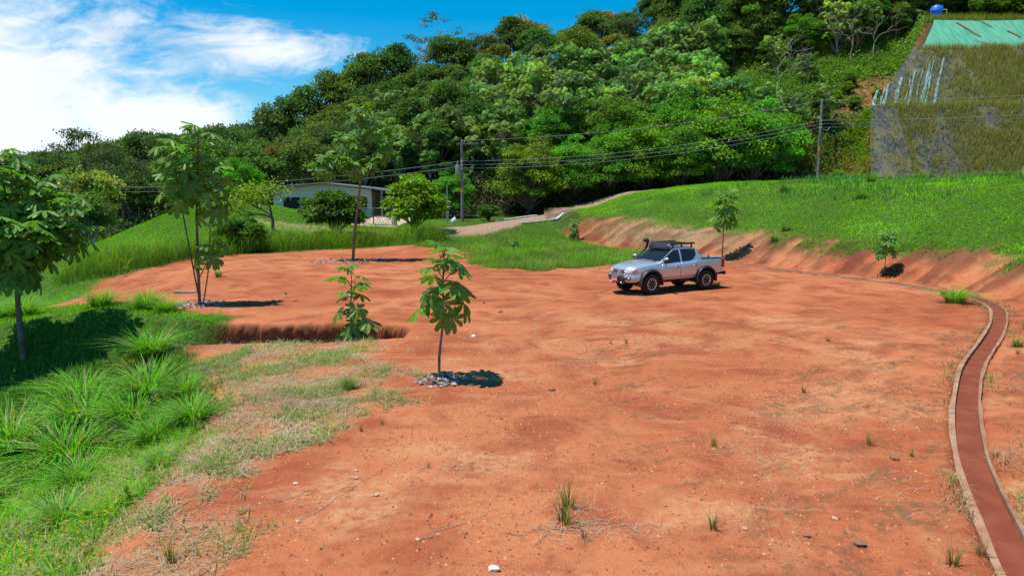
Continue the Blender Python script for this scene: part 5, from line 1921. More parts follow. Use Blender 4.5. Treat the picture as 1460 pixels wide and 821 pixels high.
sp.add([(0.05, 0.07, -0.035), (0.05, 0.07, 0.035), (0.215, 0.105, 0.028), (0.215, 0.105, -0.028), (0.05, 0.03, -0.035), (0.05, 0.03, 0.035), (0.215, 0.05, 0.028), (0.215, 0.05, -0.028)], [(0, 1, 2, 3), (4, 7, 6, 5), (0, 3, 7, 4), (1, 5, 6, 2), (0, 4, 5, 1), (3, 2, 6, 7)])
spoke_me = sp.mesh('spoke', M['black_steel'], bevel=0.006)
sa = MB().add([(0.12, 0.096, -0.008), (0.12, 0.096, 0.008), (0.212, 0.111, 0.008), (0.212, 0.111, -0.008), (0.12, 0.085, 0)], [(0, 1, 2, 3), (0, 3, 4), (1, 4, 2)])
edge_me = sa.mesh('spoke_edge', M['chrome'])
for ai, a in enumerate(AX):
    for sd in (1, -1):
        w = link('wheel', hub_me, TRK, (a, sd * 0.80, 0.425), (0, 0.3 * ai + 0.2, 0 if sd > 0 else PI))
        link('tyre', tyre_me, w)
        rm = link('rim', rim_me, w)
        link('rim_lip', lip_me, w)
        for k in range(8):
            link('spoke', spoke_me, w, (0, 0, 0), (0, 2 * PI * k / 8, 0))
            link('spoke_edge', edge_me, w, (0, 0.002, 0), (0, 2 * PI * k / 8, 0))

# ---- front end: plan curve of the nose
def nose(y, z=0.9, off=0.0):
    xs3 = [2.46, 2.46, 2.42, 2.34, 2.22, 2.0, 1.7]
    ys3 = [0.0, 0.52, 0.62, 0.715, 0.785, 0.835, 0.862]
    ay = min(abs(y), 0.862)
    x = float(np.interp(ay, ys3, xs3))
    return x + off - 0.03 * (ay / 0.6) ** 2


def wrap(path, z0, z1, off, nz=4, bulge=0.0):
    """strip along the nose plan curve; path = list of (x, y), z0/z1 may be lists"""
    P = [Vector((a, b, 0)) for a, b in path]
    rows = []
    for i, p in enumerate(P):
        d = (P[min(i + 1, len(P) - 1)] - P[max(i - 1, 0)]).normalized()
        n = Vector((d.y, -d.x, 0))
        if n.x < 0 and abs(n.x) > 0.3:
            n = -n
        if abs(n.x) <= 0.3 and n.y * p.y < 0:
            n = -n
        za = z0[i] if hasattr(z0, '__len__') else z0
        zb = z1[i] if hasattr(z1, '__len__') else z1
        rows.append([tuple(p + n * (off + bulge * math.sin(PI * k / nz)) + Vector((0, 0, za + (zb - za) * k / nz))) for k in range(nz + 1)])
    return rows


for sd in (1, -1):
    # headlamp sweeping from the grille round the corner, with the orange indicator at its end
    hp = [(2.462, sd * 0.36), (2.455, sd * 0.47), (2.44, sd * 0.56), (2.41, sd * 0.635), (2.36, sd * 0.69), (2.30, sd * 0.738)]
    m = MB()
    m.grid(wrap(hp, [0.865, 0.85, 0.85, 0.86, 0.88, 0.90], [1.0, 1.01, 1.02, 1.035, 1.045, 1.05], 0.012, 5, 0.012))
    hl = m.obj('headlight', M['lamp_clear'], TRK, smooth=True)
    ip_ = [(2.335, sd * 0.718), (2.28, sd * 0.752), (2.22, sd * 0.787), (2.14, sd * 0.806)]
    m = MB()
    m.grid(wrap(ip_, [0.90, 0.91, 0.93, 0.97], [1.0, 1.02, 1.03, 1.03], 0.022, 4, 0.008))
    m.obj('indicator', M['lamp_orange'], hl, smooth=True)
    # grille mouth beside the centre rib
    m = MB()
    m.add([(2.472, sd * 0.10, 0.985), (2.472, sd * 0.36, 1.0), (2.472, sd * 0.335, 0.875), (2.472, sd * 0.14, 0.865), (2.45, sd * 0.10, 0.985), (2.45, sd * 0.36, 1.0), (2.45, sd * 0.335, 0.875), (2.45, sd * 0.14, 0.865)], [(0, 1, 2, 3), (4, 7, 6, 5), (0, 4, 5, 1), (1, 5, 6, 2), (2, 6, 7, 3), (3, 7, 4, 0)])
    gr_ = m.obj('grille', M['black_plastic'], TRK)
    for k in range(4):
        zz = 0.89 + 0.028 * k
        MB().box((2.474, min(sd * 0.145, sd * 0.33), zz), (2.480, max(sd * 0.145, sd * 0.33), zz + 0.008)).obj('slat', M['galvanised'], gr_)
    # corner of the silver bumper with fog lamp
    bp = [(2.52, sd * 0.42), (2.51, sd * 0.52), (2.475, sd * 0.63), (2.41, sd * 0.725), (2.31, sd * 0.805), (2.18, sd * 0.85), (2.06, sd * 0.865)]
    m = MB()
    m.grid(wrap(bp, [0.55, 0.54, 0.53, 0.53, 0.54, 0.56, 0.60], [0.84, 0.845, 0.85, 0.85, 0.85, 0.86, 0.87], 0.0, 6, 0.03))
    bc = m.obj('bumper_corner', M['silver'], TRK, smooth=True)
    fo = MB().lathe([(0.0, 0.03), (0.05, 0.028), (0.055, 0.0)], 16, 'x').obj('fog_lamp', M['lamp_clear'], bc, smooth=True)
    fo.location = (2.475, sd * 0.66, 0.70)
    fo.rotation_euler = (0, 0, sd * 0.62)
    fr_ = MB().lathe([(0.052, 0.032), (0.085, 0.022), (0.095, -0.02)], 16, 'x').obj('fog_bezel', M['black_plastic'], bc, smooth=True)
    fr_.location = (2.47, sd * 0.66, 0.70)
    fr_.rotation_euler = (0, 0, sd * 0.62)
# centre rib with three-diamond badge
bd = empty('badge', (2.485, 0, 0.94))
bd.parent = TRK
for q in (PI / 2, PI / 2 + 2 * PI / 3, PI / 2 + 4 * PI / 3):
    e = Vector((0, math.cos(q), math.sin(q)))
    p = Vector((0, -math.sin(q), math.cos(q)))
    pts = [Vector((0, 0, 0)), e * 0.035 + p * 0.02, e * 0.07, e * 0.035 - p * 0.02]
    MB().add([tuple(v_) for v_ in pts] + [tuple(v_ - Vector((0.012, 0, 0))) for v_ in pts], [(0, 1, 2, 3), (4, 7, 6, 5), (0, 4, 5, 1), (1, 5, 6, 2), (2, 6, 7, 3), (3, 7, 4, 0)]).obj('diamond', M['chrome'], bd)
# black steel bumper bar, plate, skid plate
bp = [(2.50, -0.56), (2.53, -0.52), (2.55, -0.46), (2.56, -0.38), (2.57, 0.0), (2.56, 0.38), (2.55, 0.46), (2.53, 0.52), (2.50, 0.56)]
m = MB()
m.grid(wrap(bp, [0.66, 0.62, 0.56, 0.53, 0.52, 0.53, 0.56, 0.62, 0.66], [0.72, 0.74, 0.78, 0.80, 0.80, 0.80, 0.78, 0.74, 0.72], 0.012, 5, 0.035))
bb = m.obj('front_bumper', M['black_steel'], TRK, smooth=True, solid=0.02)
MB().box((2.575, -0.26, 0.735), (2.635, 0.24, 0.80)).obj('winch_slot', M['galvanised'], bb, bevel=0.01)
pl = MB().box((2.628, -0.26, 0.55), (2.642, 0.10, 0.73)).obj('number_plate', M['plate_pink'], bb)
MB().box((2.643, -0.23, 0.685), (2.646, 0.07, 0.71)).obj('plate_band', M['plate_band'], pl)
m = MB()
m.add([(2.50, -0.48, 0.54), (2.50, 0.48, 0.54), (2.10, 0.45, 0.40), (2.10, -0.45, 0.40), (2.48, -0.48, 0.52), (2.48, 0.48, 0.52), (2.08, 0.45, 0.38), (2.08, -0.45, 0.38)], [(0, 1, 2, 3), (4, 7, 6, 5), (0, 4, 5, 1), (1, 5, 6, 2), (2, 6, 7, 3), (3, 7, 4, 0)])
m.obj('skid_plate', M['black_steel'], TRK)
for y in (-0.3, 0.34):
    MB().tube([(2.50, y, 0.48), (2.60, y, 0.46), (2.64, y, 0.50), (2.60, y, 0.53)], 0.018, 6).obj('tow_hook', M['galvanised'], TRK)

# ---- bed, tail
for sd in (1, -1):
    m = MB()
    m.grid([[(x, sd * (f_w(x) * 0.962 + 0.004), f_zs(x) - 0.01), (x, sd * (f_w(x) * 0.955), f_zs(x) + 0.038), (x, sd * (f_w(x) * 0.86), f_zs(x) + 0.042), (x, sd * (f_w(x) * 0.84), f_zs(x) - 0.05)] for x in np.linspace(-2.56, -1.24, 8)])
    m.obj('bed_rail', M['black_plastic'], TRK, smooth=True, autos=40)
m = MB()
m.box((-2.56, -0.76, 0.915), (-1.23, 0.76, 0.93))
m.box((-1.26, -0.76, 0.92), (-1.215, 0.76, 1.33))
m.obj('bed_liner', M['black_plastic'], TRK)
m = MB()
m.box((-2.64, -0.70, 0.74), (-2.57, 0.70, 1.345))
m.obj('tailgate', M['silver'], TRK, bevel=0.02, smooth=True, autos=40)
for sd in (1, -1):
    m = MB()
    m.grid([[(x, sd * y_, z_) for z_ in (0.93, 1.02, 1.12, 1.22, 1.295)] for x, y_ in ((-2.42, 0.874), (-2.50, 0.872), (-2.57, 0.862), (-2.63, 0.835), (-2.655, 0.78), (-2.655, 0.71))])
    m.obj('tail_light', M['lamp_red'], TRK, smooth=True)
m = MB()
m.tube([(-2.60, -0.82, 0.66), (-2.74, -0.78, 0.66), (-2.78, 0, 0.66), (-2.74, 0.78, 0.66), (-2.60, 0.82, 0.66)], 0.075, 8)
m.box((-2.74, -0.6, 0.58), (-2.5, 0.6, 0.70))
m.obj('rear_bumper', M['black_steel'], TRK, smooth=True, autos=40)
m = MB()
m.box((-1.235, -0.55, 1.42), (-1.205, 0.55, 1.72))
m.obj('rear_window', M['glass'], TRK)
MB().tube([(-1.9, 0.60, 1.30), (-1.9, 0.60, 1.44)], [0.05, 0.03], 8).obj('bed_cap', M['black_plastic'], TRK)

# ---- roof rack, wind deflector, snorkel, antenna
rk = empty('roof_rack', (0, 0, 0))
rk.parent = TRK
for y in (-0.60, 0.60):
    MB().box((-1.05, y - 0.02, 1.96), (0.22, y + 0.02, 2.045)).obj('side_rail', M['black_steel'], rk, bevel=0.006)
for k in range(8):
    x = -1.02 + k * 0.165
    MB().box((x, -0.58, 1.985), (x + 0.09, 0.58, 2.01)).obj('slat', M['black_steel'], rk)
for x in (-0.9, -0.35, 0.12):
    for y in (-0.58, 0.58):
        MB().box((x - 0.03, y - 0.02, 1.82), (x + 0.03, y + 0.02, 1.96)).obj('foot', M['black_steel'], rk)
m = MB()
m.grid([[(0.50 - 0.03 * (abs(y) / 0.6) ** 2 * 3, y, 1.80 - 0.05 * (abs(y) / 0.6) ** 2), (0.38 - 0.02 * (abs(y) / 0.6) ** 2, y * 0.99, 1.92), (0.24, y * 0.97, 2.055)] for y in np.linspace(-0.63, 0.63, 9)])
m.obj('wind_deflector', M['black_steel'], rk, smooth=True, solid=0.012)
m = MB()
m.tube([(1.15, -0.885, 1.10), (1.02, -0.90, 1.24), (0.80, -0.865, 1.42), (0.50, -0.79, 1.68), (0.38, -0.765, 1.82), (0.36, -0.76, 2.0)], [0.05, 0.05, 0.045, 0.045, 0.05, 0.058], 10)
sn = m.obj('snorkel', M['black_plastic'], TRK, smooth=True)
m = MB()
m.tube([(0.33, -0.76, 1.98), (0.35, -0.76, 2.06), (0.42, -0.76, 2.10), (0.55, -0.76, 2.09)], [0.06, 0.075, 0.085, 0.08], 10)
m.obj('snorkel_head', M['black_plastic'], sn, smooth=True)
MB().tube([(0.30, 0.63, 1.82), (0.18, 0.645, 2.45)], [0.008, 0.004], 5).obj('antenna', M['black_plastic'], TRK)

# ------------------------------------------------------------------ grass and weeds
rg = np.random.default_rng(123)


def stuff(name, label, cat, V, T, C, mat):
    o = link(name, mesh_np(name, V, T, M[mat], C))
    return tag(o, label, cat, None, 'stuff')


def sample(n, x0, x1, y0, y1, prob, bias=0.0):
    """n random points kept with probability prob(x, y); bias > 0 packs them towards the near edge"""
    x = x0 + (x1 - x0) * rg.random(n)
    y = y0 + (y1 - y0) * rg.random(n) ** (1 + bias)
    p = prob(x, y)
    k = rg.random(n) < p
    x, y = x[k], y[k]
    return np.stack([x, y, terrain(x, y) - 0.01], 1)


def turf(name, label, P, h, w, colr, lean=0.6, seg=1, mat='grass', hv=0.5, cat='grass', patch_=0.35, cvar=0.3, second=None, lift=0):
    n = len(P)
    H = h * (1 - hv + 2 * hv * rg.random(n)) * (0.6 + 0.8 * fbm(P[:, 0] * 0.9, P[:, 1] * 0.9, 3))
    c_ = jitter(colr, n, rg, cvar, 0.12)
    pn = fbm(P[:, 0] * 0.45 + 2, P[:, 1] * 0.45, 4)
    c_ = c_ * (1 + patch_ * (pn - 0.5)[:, None] * 2)
    if second is not None:
        k = rg.random(n) < second[1] * sst(0.40, 0.62, fbm(P[:, 0] * 0.7 + 9, P[:, 1] * 0.7, 3))
        c_[k] = jitter(second[0], int(k.sum()), rg, cvar, 0.1)
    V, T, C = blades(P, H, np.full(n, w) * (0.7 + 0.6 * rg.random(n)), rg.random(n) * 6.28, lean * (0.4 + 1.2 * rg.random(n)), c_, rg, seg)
    return stuff(name, label, cat, V, T, C, mat)


gm = lambda i: (lambda x, y: masks(x, y)[i])
GREEN = (0.150, 0.360, 0.014)
LAWN = (0.150, 0.400, 0.004)
STRAW = (0.42, 0.33, 0.19)
# left foreground cover
pin = lambda x, y: sst(-0.2, 0.5, poly_in(P_GRL, x, y) + (fbm(x, y, 3) - 0.5) * 2.2) * (0.35 + 0.65 * sst(0.36, 0.52, fbm(x * 0.7 + 4, y * 0.7, 3)))
P = sample(110000, -13, -3.6, 5.2, 14, pin, 0.3)
turf('ground_cover_grass', 'bright green low grass and weeds covering the left foreground bank', P, 0.22, 0.014, GREEN, 0.9, 2, hv=0.8, patch_=0.5, second=(STRAW, 0.42))
P = sample(60000, -22, -5.5, 13.5, 20.5, lambda x, y: sst(-0.2, 0.6, poly_in(P_GRL, x, y) + (fbm(x, y, 3) - 0.5) * 1.6))
turf('gully_grass', 'weedy green grass lining the hollow under the left tree', P, 0.26, 0.024, (0.075, 0.200, 0.018), 0.9, 1, second=((0.13, 0.13, 0.05), 0.3))
# leafy weeds in the same bank
P = sample(9000, -13, -4.6, 5.2, 19, lambda x, y: pin(x, y) * sst(0.48, 0.6, fbm(x * 1.1, y * 1.1 + 7, 3)))
n = len(P)
L = 0.07 + 0.09 * rg.random(n)
P[:, 2] += 0.03 + 0.16 * rg.random(n)
V, T = leaf_quads(P, unit(n, rg) + np.array([0, 0, 0.2]), unit(n, rg) * 0.5 + np.array([0, 0, 1.0]), L, L * 0.55)
stuff('broadleaf_weeds', 'small broad-leaved weeds among the left foreground grass', 'weeds', V, T, np.repeat(jitter((0.12, 0.30, 0.025), n, rg, 0.35), 4, 0), 'grass')
# yellow flowers
P = sample(1300, -8.5, -4.6, 5.4, 9.6, lambda x, y: pin(x, y) * sst(-4.9, -5.4, x))
n = len(P)
P[:, 2] += 0.16 + 0.12 * rg.random(n)
V, T, nv = star_leaves(P, np.tile([0.0, -0.25, 1.0], (n, 1)) + 0.3 * unit(n, rg), 0.016 + 0.010 * rg.random(n), 6, -0.1, rg)
stuff('yellow_flowers', 'tiny yellow flowers dotting the grass at bottom left', 'flowers', V, T, np.repeat(jitter((0.75, 0.50, 0.02), n, rg, 0.2), nv, 0), 'grass')
# dry straw litter
dz = lambda x, y: masks(x, y)[1] * (0.3 + 0.7 * sst(0.35, 0.55, fbm(x * 1.6, y * 1.6, 3)))
P = sample(90000, -10.5, -1.8, 5.2, 19.2, lambda x, y: np.maximum(dz(x, y), 0.30 * pin(x, y)), 0.2)
turf('dry_grass_litter', 'pale dry grass litter between the green bank and the red pad', P, 0.11, 0.010, (0.40, 0.315, 0.185), 2.2, 2, 'straw', cvar=0.4, second=((0.20, 0.30, 0.05), 0.40))
P = sample(60000, -9.5, -1.6, 5.2, 19.0, lambda x, y: np.maximum(masks(x, y)[1], 0.25 * pin(x, y)) * sst(0.46, 0.58, fbm(x * 1.3 + 3, y * 1.3, 3)))
turf('sparse_weeds', 'sparse green weeds scattered over the dry litter', P, 0.15, 0.015, (0.15, 0.32, 0.025), 0.8, 1)
# lawn north of the gully
P = sample(75000, -34, -7.5, 18.5, 41, lambda x, y: sst(-0.2, 0.3, poly_in(P_GRN, x, y) + (fbm(x, y, 3) - 0.5) * 1.2), 0.6)
turf('lawn', 'short bright lawn left of the pad beyond the hollow', P, 0.13, 0.030, LAWN, 0.7, 1, patch_=0.25)
# rough patch at the centre back
P = sample(75000, -10, 11, 36, 72, lambda x, y: masks(x, y)[0] * (bank_s(x, y)[0] < 0.3) * (1 - masks(x, y)[2]), 0.4)
turf('rough_grass', 'rough green grass patch between the pad and the gravel road', P, 0.34, 0.030, (0.150, 0.320, 0.024), 0.6, 1, patch_=0.6, second=((0.25, 0.24, 0.11), 0.35))
# tall grass along the far pad edge
P = sample(46000, -28, -4, 36, 61, lambda x, y: sst(-0.1, 0.5, poly_in(P_TALL, x, y) + (fbm(x * 0.8, y * 0.8, 3) - 0.5) * 1.0))
turf('tall_grass', 'band of tall feathery grass along the far left edge of the pad', P, 1.45, 0.026, (0.145, 0.285, 0.026), 0.55, 2, hv=0.55, patch_=0.7)
# knoll
P = sample(60000, -46, -9, 47, 72, lambda x, y: masks(x, y)[0] * (poly_in(P_TALL, x, y) < 0))
turf('knoll_lawn', 'bright short lawn over the knoll left of the house', P, 0.16, 0.06, LAWN, 0.6, 1, patch_=0.25)
# right bank
P = sample(190000, 6, 46, 23, 72, lambda x, y: masks(x, y)[0] * (bank_s(x, y)[0] > 0), 0.35)
turf('bank_grass', 'bright green grass covering the long bank on the right', P, 0.19, 0.036, (0.165, 0.410, 0.004), 0.8, 1, patch_=0.7, second=((0.13, 0.30, 0.03), 0.4))
P = sample(26000, 6, 30, 18, 58, lambda x, y: masks(x, y)[1] * (bank_s(x, y)[0] > 0), 0.2)
turf('bank_dry_grass', 'thin dry grass along the bare red foot of the bank', P, 0.20, 0.018, (0.36, 0.26, 0.14), 1.0, 1, 'straw', second=((0.17, 0.27, 0.05), 0.5))
P = sample(9000, 16, 44, 40, 60, lambda x, y: sst(9, 11, bank_s(x, y)[0]) * sst(0.50, 0.62, fbm(x * 0.45, y * 0.6, 3)), 0)
turf('crest_tufts', 'taller blue-green grass tufts along the crest of the bank', P, 0.62, 0.045, (0.085, 0.240, 0.060), 0.5, 2, hv=0.3)
# beyond the drain, near right
P = sample(60000, 5, 20, 5.5, 24, lambda x, y: (bank_s(x, y)[0] > 0.05) * (0.3 + masks(x, y)[1]) * sst(0.34, 0.50, fbm(x * 1.2, y * 1.2, 3)), 0.3)
turf('drain_side_stubble', 'brown stubble and dry stems on the right side of the drain', P, 0.15, 0.011, (0.30, 0.21, 0.11), 1.6, 2, 'straw', second=((0.20, 0.26, 0.06), 0.35))
# open slope left of the netting and the bank behind the second pole
P = sample(110000, 27, 62, 84, 110, lambda x, y: (x < np.interp(y, NET_L[0], NET_L[1]) - 0.3) * np.where((x > np.interp(y, NET_L[0], NET_L[1]) - 12) & (y > 85) & (y < 99), 0.06, 1.0) * sst(86, 89, y + 0.3 * (x - 27)))
turf('slope_ground_cover', 'bright yellow-green low plants on the open slope left of the netting', P, 0.42, 0.085, (0.205, 0.400, 0.030), 0.9, 1, patch_=0.4)
P = sample(60000, 30.5, 44, 75, 88, lambda x, y: (x < np.interp(y, NET_L[0], NET_L[1]) + 0.2) * np.ones_like(x))
turf('pole_bank_grass', 'mixed green and straw grass on the steep bank behind the second pole', P, 0.45, 0.07, (0.19, 0.36, 0.03), 0.8, 1, patch_=0.6, second=((0.36, 0.28, 0.14), 0.7))
# weeds and straw along the drain kerbs
k_ = rg.integers(8, len(DRAIN) - 6, 5200)
dn_ = np.gradient(DRAIN, axis=0)
dn_ /= np.linalg.norm(dn_, axis=1)[:, None]
of_ = np.where(rg.random(5200) < 0.5, 1, -1) * (0.27 + np.abs(rg.normal(size=5200)) * 0.12)
px_ = DRAIN[k_, 0] + dn_[k_, 1] * of_ + 0.12 * rg.normal(size=5200) * dn_[k_, 0]
py_ = DRAIN[k_, 1] - dn_[k_, 0] * of_ + 0.12 * rg.normal(size=5200) * dn_[k_, 1]
kp_ = fbm(px_ * 0.9 + 31, py_ * 0.9, 3) > 0.52
P = np.stack([px_[kp_], py_[kp_], terrain(px_[kp_], py_[kp_]) - 0.01], 1)
turf('drain_edge_weeds', 'thin weeds and dry stems along the drain kerbs', P, 0.17, 0.010, (0.24, 0.27, 0.08), 0.9, 2, 'straw', hv=0.7, second=((0.33, 0.23, 0.12), 0.8))
# cut slope
xl_f = lambda y: np.interp(y, NET_L[0], NET_L[1])
P = sample(105000, 41, 82, 79.6, 92.9, lambda x, y: sst(0.3, 2.5, x - xl_f(y)) * (0.25 + 0.75 * sst(0.26, 0.50, fbm(x * 0.35, y * 0.5, 3))) * np.where(y < 85, np.where(x < 46.5, 0.22, 0.95), np.where((x - xl_f(y)) < 7.5, 0.45, 1.0)))
P[:, 2] = net_prof(P[:, 1]) + 0.22
n = len(P)
cc_ = np.where((rg.random(n) < 0.42)[:, None], jitter((0.36, 0.29, 0.12), n, rg, 0.35), jitter((0.25, 0.29, 0.07), n, rg, 0.35))
V, T, C = blades(P, 0.55 + 0.6 * rg.random(n), np.full(n, 0.065), rg.random(n) * 6.28, 0.12 + 0.35 * rg.random(n), cc_, rg, 1)
stuff('slope_grass', 'olive and brown grass growing through the netted cut slope', 'grass', V, T, C, 'grass')
P = sample(9000, 55, 84, 98.6, 104, lambda x, y: np.ones_like(x) * (x > xl_f(y)))
turf('bench_grass', 'yellow-green grass strip above the green netting', P, 0.9, 0.06, (0.17, 0.22, 0.035), 0.4, 1)


P = np.concatenate([np.stack([cx + rx_ * rg.normal(size=k), cy + ry_ * rg.normal(size=k), np.zeros(k)], 1) for cx, cy, rx_, ry_, k in [(0.95, 7.95, 0.42, 0.2, 260), (0.8, 8.45, 0.2, 0.15, 90), (1.6, 17.6, 0.7, 0.35, 160), (3.6, 10.5, 0.5, 0.3, 80), (-0.9, 9.8, 0.35, 0.1, 50), (5.2, 9.0, 0.4, 0.6, 45), (4.6, 12.0, 0.6, 0.4, 90)]])
P[:, 2] = terrain(P[:, 0], P[:, 1]) - 0.005
turf('straw_scraps', 'scraps of pale dry straw around the weed tufts on the pad', P, 0.085, 0.006, (0.45, 0.36, 0.24), 2.6, 2, 'straw')


# ---- individual clumps
def clump_mesh(seed, n, h, w, colr, lean, spread, seg=3, cvar=0.3):
    r = np.random.default_rng(seed)
    a = r.random(n) * 6.28
    q = spread * np.sqrt(r.random(n))
    P = np.stack([np.cos(a) * q, np.sin(a) * q, np.full(n, -0.03)], 1)
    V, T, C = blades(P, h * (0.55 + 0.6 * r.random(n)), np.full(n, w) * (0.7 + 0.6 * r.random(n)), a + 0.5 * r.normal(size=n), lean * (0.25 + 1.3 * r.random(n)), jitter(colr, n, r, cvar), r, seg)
    nb_ = len(C) // n
    k = np.repeat(r.random(n) < 0.13, nb_)
    C[k] = C[k].mean(1)[:, None] * np.array([2.1, 1.75, 0.9])
    return mesh_np('blades', V, T, M['grass'], C)


CL = [clump_mesh(700 + i, 330, 0.95, 0.027, (0.140, 0.380, 0.030), 1.1, 0.32) for i in range(3)]
CS = [clump_mesh(710 + i, 160, 0.42, 0.013, (0.11, 0.25, 0.03), 0.7, 0.10) for i in range(2)]
CW = [clump_mesh(720 + i, 34, 0.40, 0.010, c_, 0.42, 0.06, 3, 0.4) for i, c_ in enumerate([(0.20, 0.21, 0.05), (0.12, 0.18, 0.035), (0.27, 0.21, 0.09)])]


def clump(name, x, y, me, s, label, cat, group, rz=0.0, base=None):
    o = empty(name, (x, y, tz(x, y)), rz, s)
    tag(o, label, cat, group)
    link('blades', me, o)
    return o


for i, (x, y, s, lb) in enumerate([
        (-8.7, 12.8, 1.15, 'largest arching grass clump on the left foreground bank'), (-8.2, 15.0, 1.05, 'wide grass clump on the bank edge below the hollow'), (-9.4, 14.5, 1.1, 'tall grass clump behind the largest clump on the left bank'),
        (-10.5, 13.7, 1.25, 'tall broad grass clump cut by the left picture edge'), (-9.3, 17.2, 0.95, 'grass clump at the hollow just left of the trench'), (-6.25, 12.9, 0.72, 'grass clump standing on the dry litter near the pad'),
        (-6.9, 12.6, 0.6, 'small upright grass clump left of the one on dry litter'), (-7.6, 11.4, 0.75, 'spiky grass clump below the largest clump'),
        (-9.9, 11.3, 1.2, 'big drooping grass clump left of the yellow flowers'), (-11.3, 12.4, 1.3, 'big grass clump at the left edge behind the flowers'), (-8.0, 13.9, 0.9, 'grass clump squeezed between the largest clumps'), (-5.9, 11.0, 0.45, 'small tuft between flowers and dry litter'), (-6.7, 9.6, 0.55, 'small spiky clump rising from the flowery grass'),
        (-7.1, 14.4, 0.6, 'loose grass clump on the bank above the dry litter'), (-10.1, 15.6, 0.95, 'grass clump between the hollow and the tall clumps')]):
    clump('grass_clump', x, y, CL[i % 3], s, lb, 'grass clump', 'grass clumps on the left bank', i * 1.7)
for i, (x, y, s, lb) in enumerate([
        (-13.2, 24.4, 0.95, 'long-leaved grass clump on the lawn nearest the three-stemmed sapling'), (-15.2, 24.9, 0.9, 'grass clump on the shaded lawn edge'), (-18.8, 25.8, 1.15, 'wide grass clump on the lawn at the far left'),
        (-12.1, 23.6, 0.7, 'grass clump on the lawn corner beside the pad soil'), (-20.6, 27.0, 1.0, 'grass clump behind the left tree trunk'), (16.75, 25.5, 0.85, 'fresh green grass clump at the bend of the drain')]):
    clump('grass_clump', x, y, CL[(i + 1) % 3], s, lb, 'grass clump', 'grass clumps by the pad edge', i * 2.1)
for i, (x, y, s, lb) in enumerate([
        (-3.45, 14.0, 0.85, 'leafy green tuft on the dry litter left of the lone sapling'), (-14.5, 33.5, 1.2, 'green tuft on the red soil behind the three-stemmed sapling'), (13.55, 17.9, 0.8, 'green tuft right of the drain bend'), (15.6, 20.3, 0.75, 'green tuft on the soil right of the drain'),
        (8.95, 29.6, 1.0, 'small green weed beside the rear wheel of the truck'), (17.5, 27.4, 0.7, 'green tuft against the far drain kerb')]):
    clump('weed_tuft', x, y, CS[i % 2], s, lb, 'weed', 'green tufts', i * 1.3)
for i, (x, y, s, lb) in enumerate([(-1.0, 47.0, 1.6, 'leafy clump in the rough grass patch nearest the tall grass'), (1.4, 45.5, 1.5, 'leafy clump in the middle of the rough grass patch'), (0.4, 41.6, 1.3, 'leafy clump at the near edge of the rough grass patch'), (3.2, 48.6, 1.4, 'leafy clump on the right of the rough grass patch'), (22.5, 44.5, 1.9, 'dark leafy clump on the bank above the small pale sapling'), (16.8, 42.0, 1.7, 'leafy clump on the bank right of the slim sapling'), (15.6, 40.6, 1.4, 'lower leafy clump on the bank right of the slim sapling'), (26.0, 50.0, 2.4, 'long-leaved clump on the bank crest right of the second pole'), (20.5, 52.0, 2.2, 'long-leaved clump on the bank crest left of the second pole'), (31.0, 52.5, 2.4, 'long-leaved clump on the crest below the netted slope')]):
    clump('weed_clump', x, y, CS[i % 2], s, lb, 'weed', 'leafy clumps in the grass', i * 1.3)
WT = [(0.66, 8.06, 1.35, 'tallest stiff grass tuft in the middle foreground'), (0.74, 8.5, 1.15, 'stiff grass tuft just behind the tallest foreground tuft'), (0.86, 7.66, 0.5, 'short stub of grass right of the tallest foreground tuft'), (3.3, 10.7, 0.7, 'thin grass tuft on the pale sandy patch right of centre'),
      (2.47, 7.9, 0.75, 'thin upright weed low on the right of the pad'), (5.9, 10.8, 0.8, 'dry tuft near the drain on the right'), (-1.26, 9.8, 0.4, 'small dark tuft left of centre in the foreground'), (-2.63, 11.45, 0.45, 'low weed left of centre, nearest of two'), (-2.33, 11.8, 0.42, 'low weed left of centre, farther of two'),
      (2.71, 18.4, 0.6, 'left one of two thin weeds in the middle of the pad'), (3.15, 18.4, 0.62, 'right one of two thin weeds in the middle of the pad'), (1.82, 14.5, 0.55, 'thin weed right of the stone mid-pad'), (8.83, 18.7, 0.7, 'thin weed mid-right of the pad'),
      (6.04, 13.7, 0.6, 'thin weed on the crusted soil right of centre'), (12.9, 17.0, 0.7, 'dry tuft on the drain verge at right'), (-3.85, 7.2, 0.9, 'tall leafy weed at the soil edge bottom left'), (4.9, 7.1, 0.9, 'dry grass tuft beside the drain at bottom right'), (5.35, 7.3, 0.8, 'tuft leaning over the drain kerb at bottom right'),
      (6.3, 10.3, 0.5, 'tuft at the drain kerb halfway along'), (-9.2, 27.5, 0.6, 'dry tuft right of the three-stemmed sapling shadow')]
for i, (x, y, s, lb) in enumerate(WT):
    clump('weed_tuft', x, y, CW[i % 3], s, lb, 'weed', 'thin weeds on the red pad', i * 1.9)
YB = clump_mesh(733, 60, 0.35, 0.05, (0.34, 0.36, 0.03), 0.9, 0.12, 2)
clump('yellow_plant', -9.6, 16.7, YB, 1.0, 'yellow-leaved plant at the edge of the dark hollow', 'plant', None)
for i, (x, y) in enumerate([(-7.7, 19.35), (-6.6, 19.3), (-5.2, 19.2)]):
    clump('trench_weed', x, y, clump_mesh(740 + i, 26, 0.42, 0.05, (0.16, 0.34, 0.03), 0.8, 0.05, 2), 0.9, 'bright leafy weed growing inside the eroded trench', 'weed', 'weeds in the trench', i)


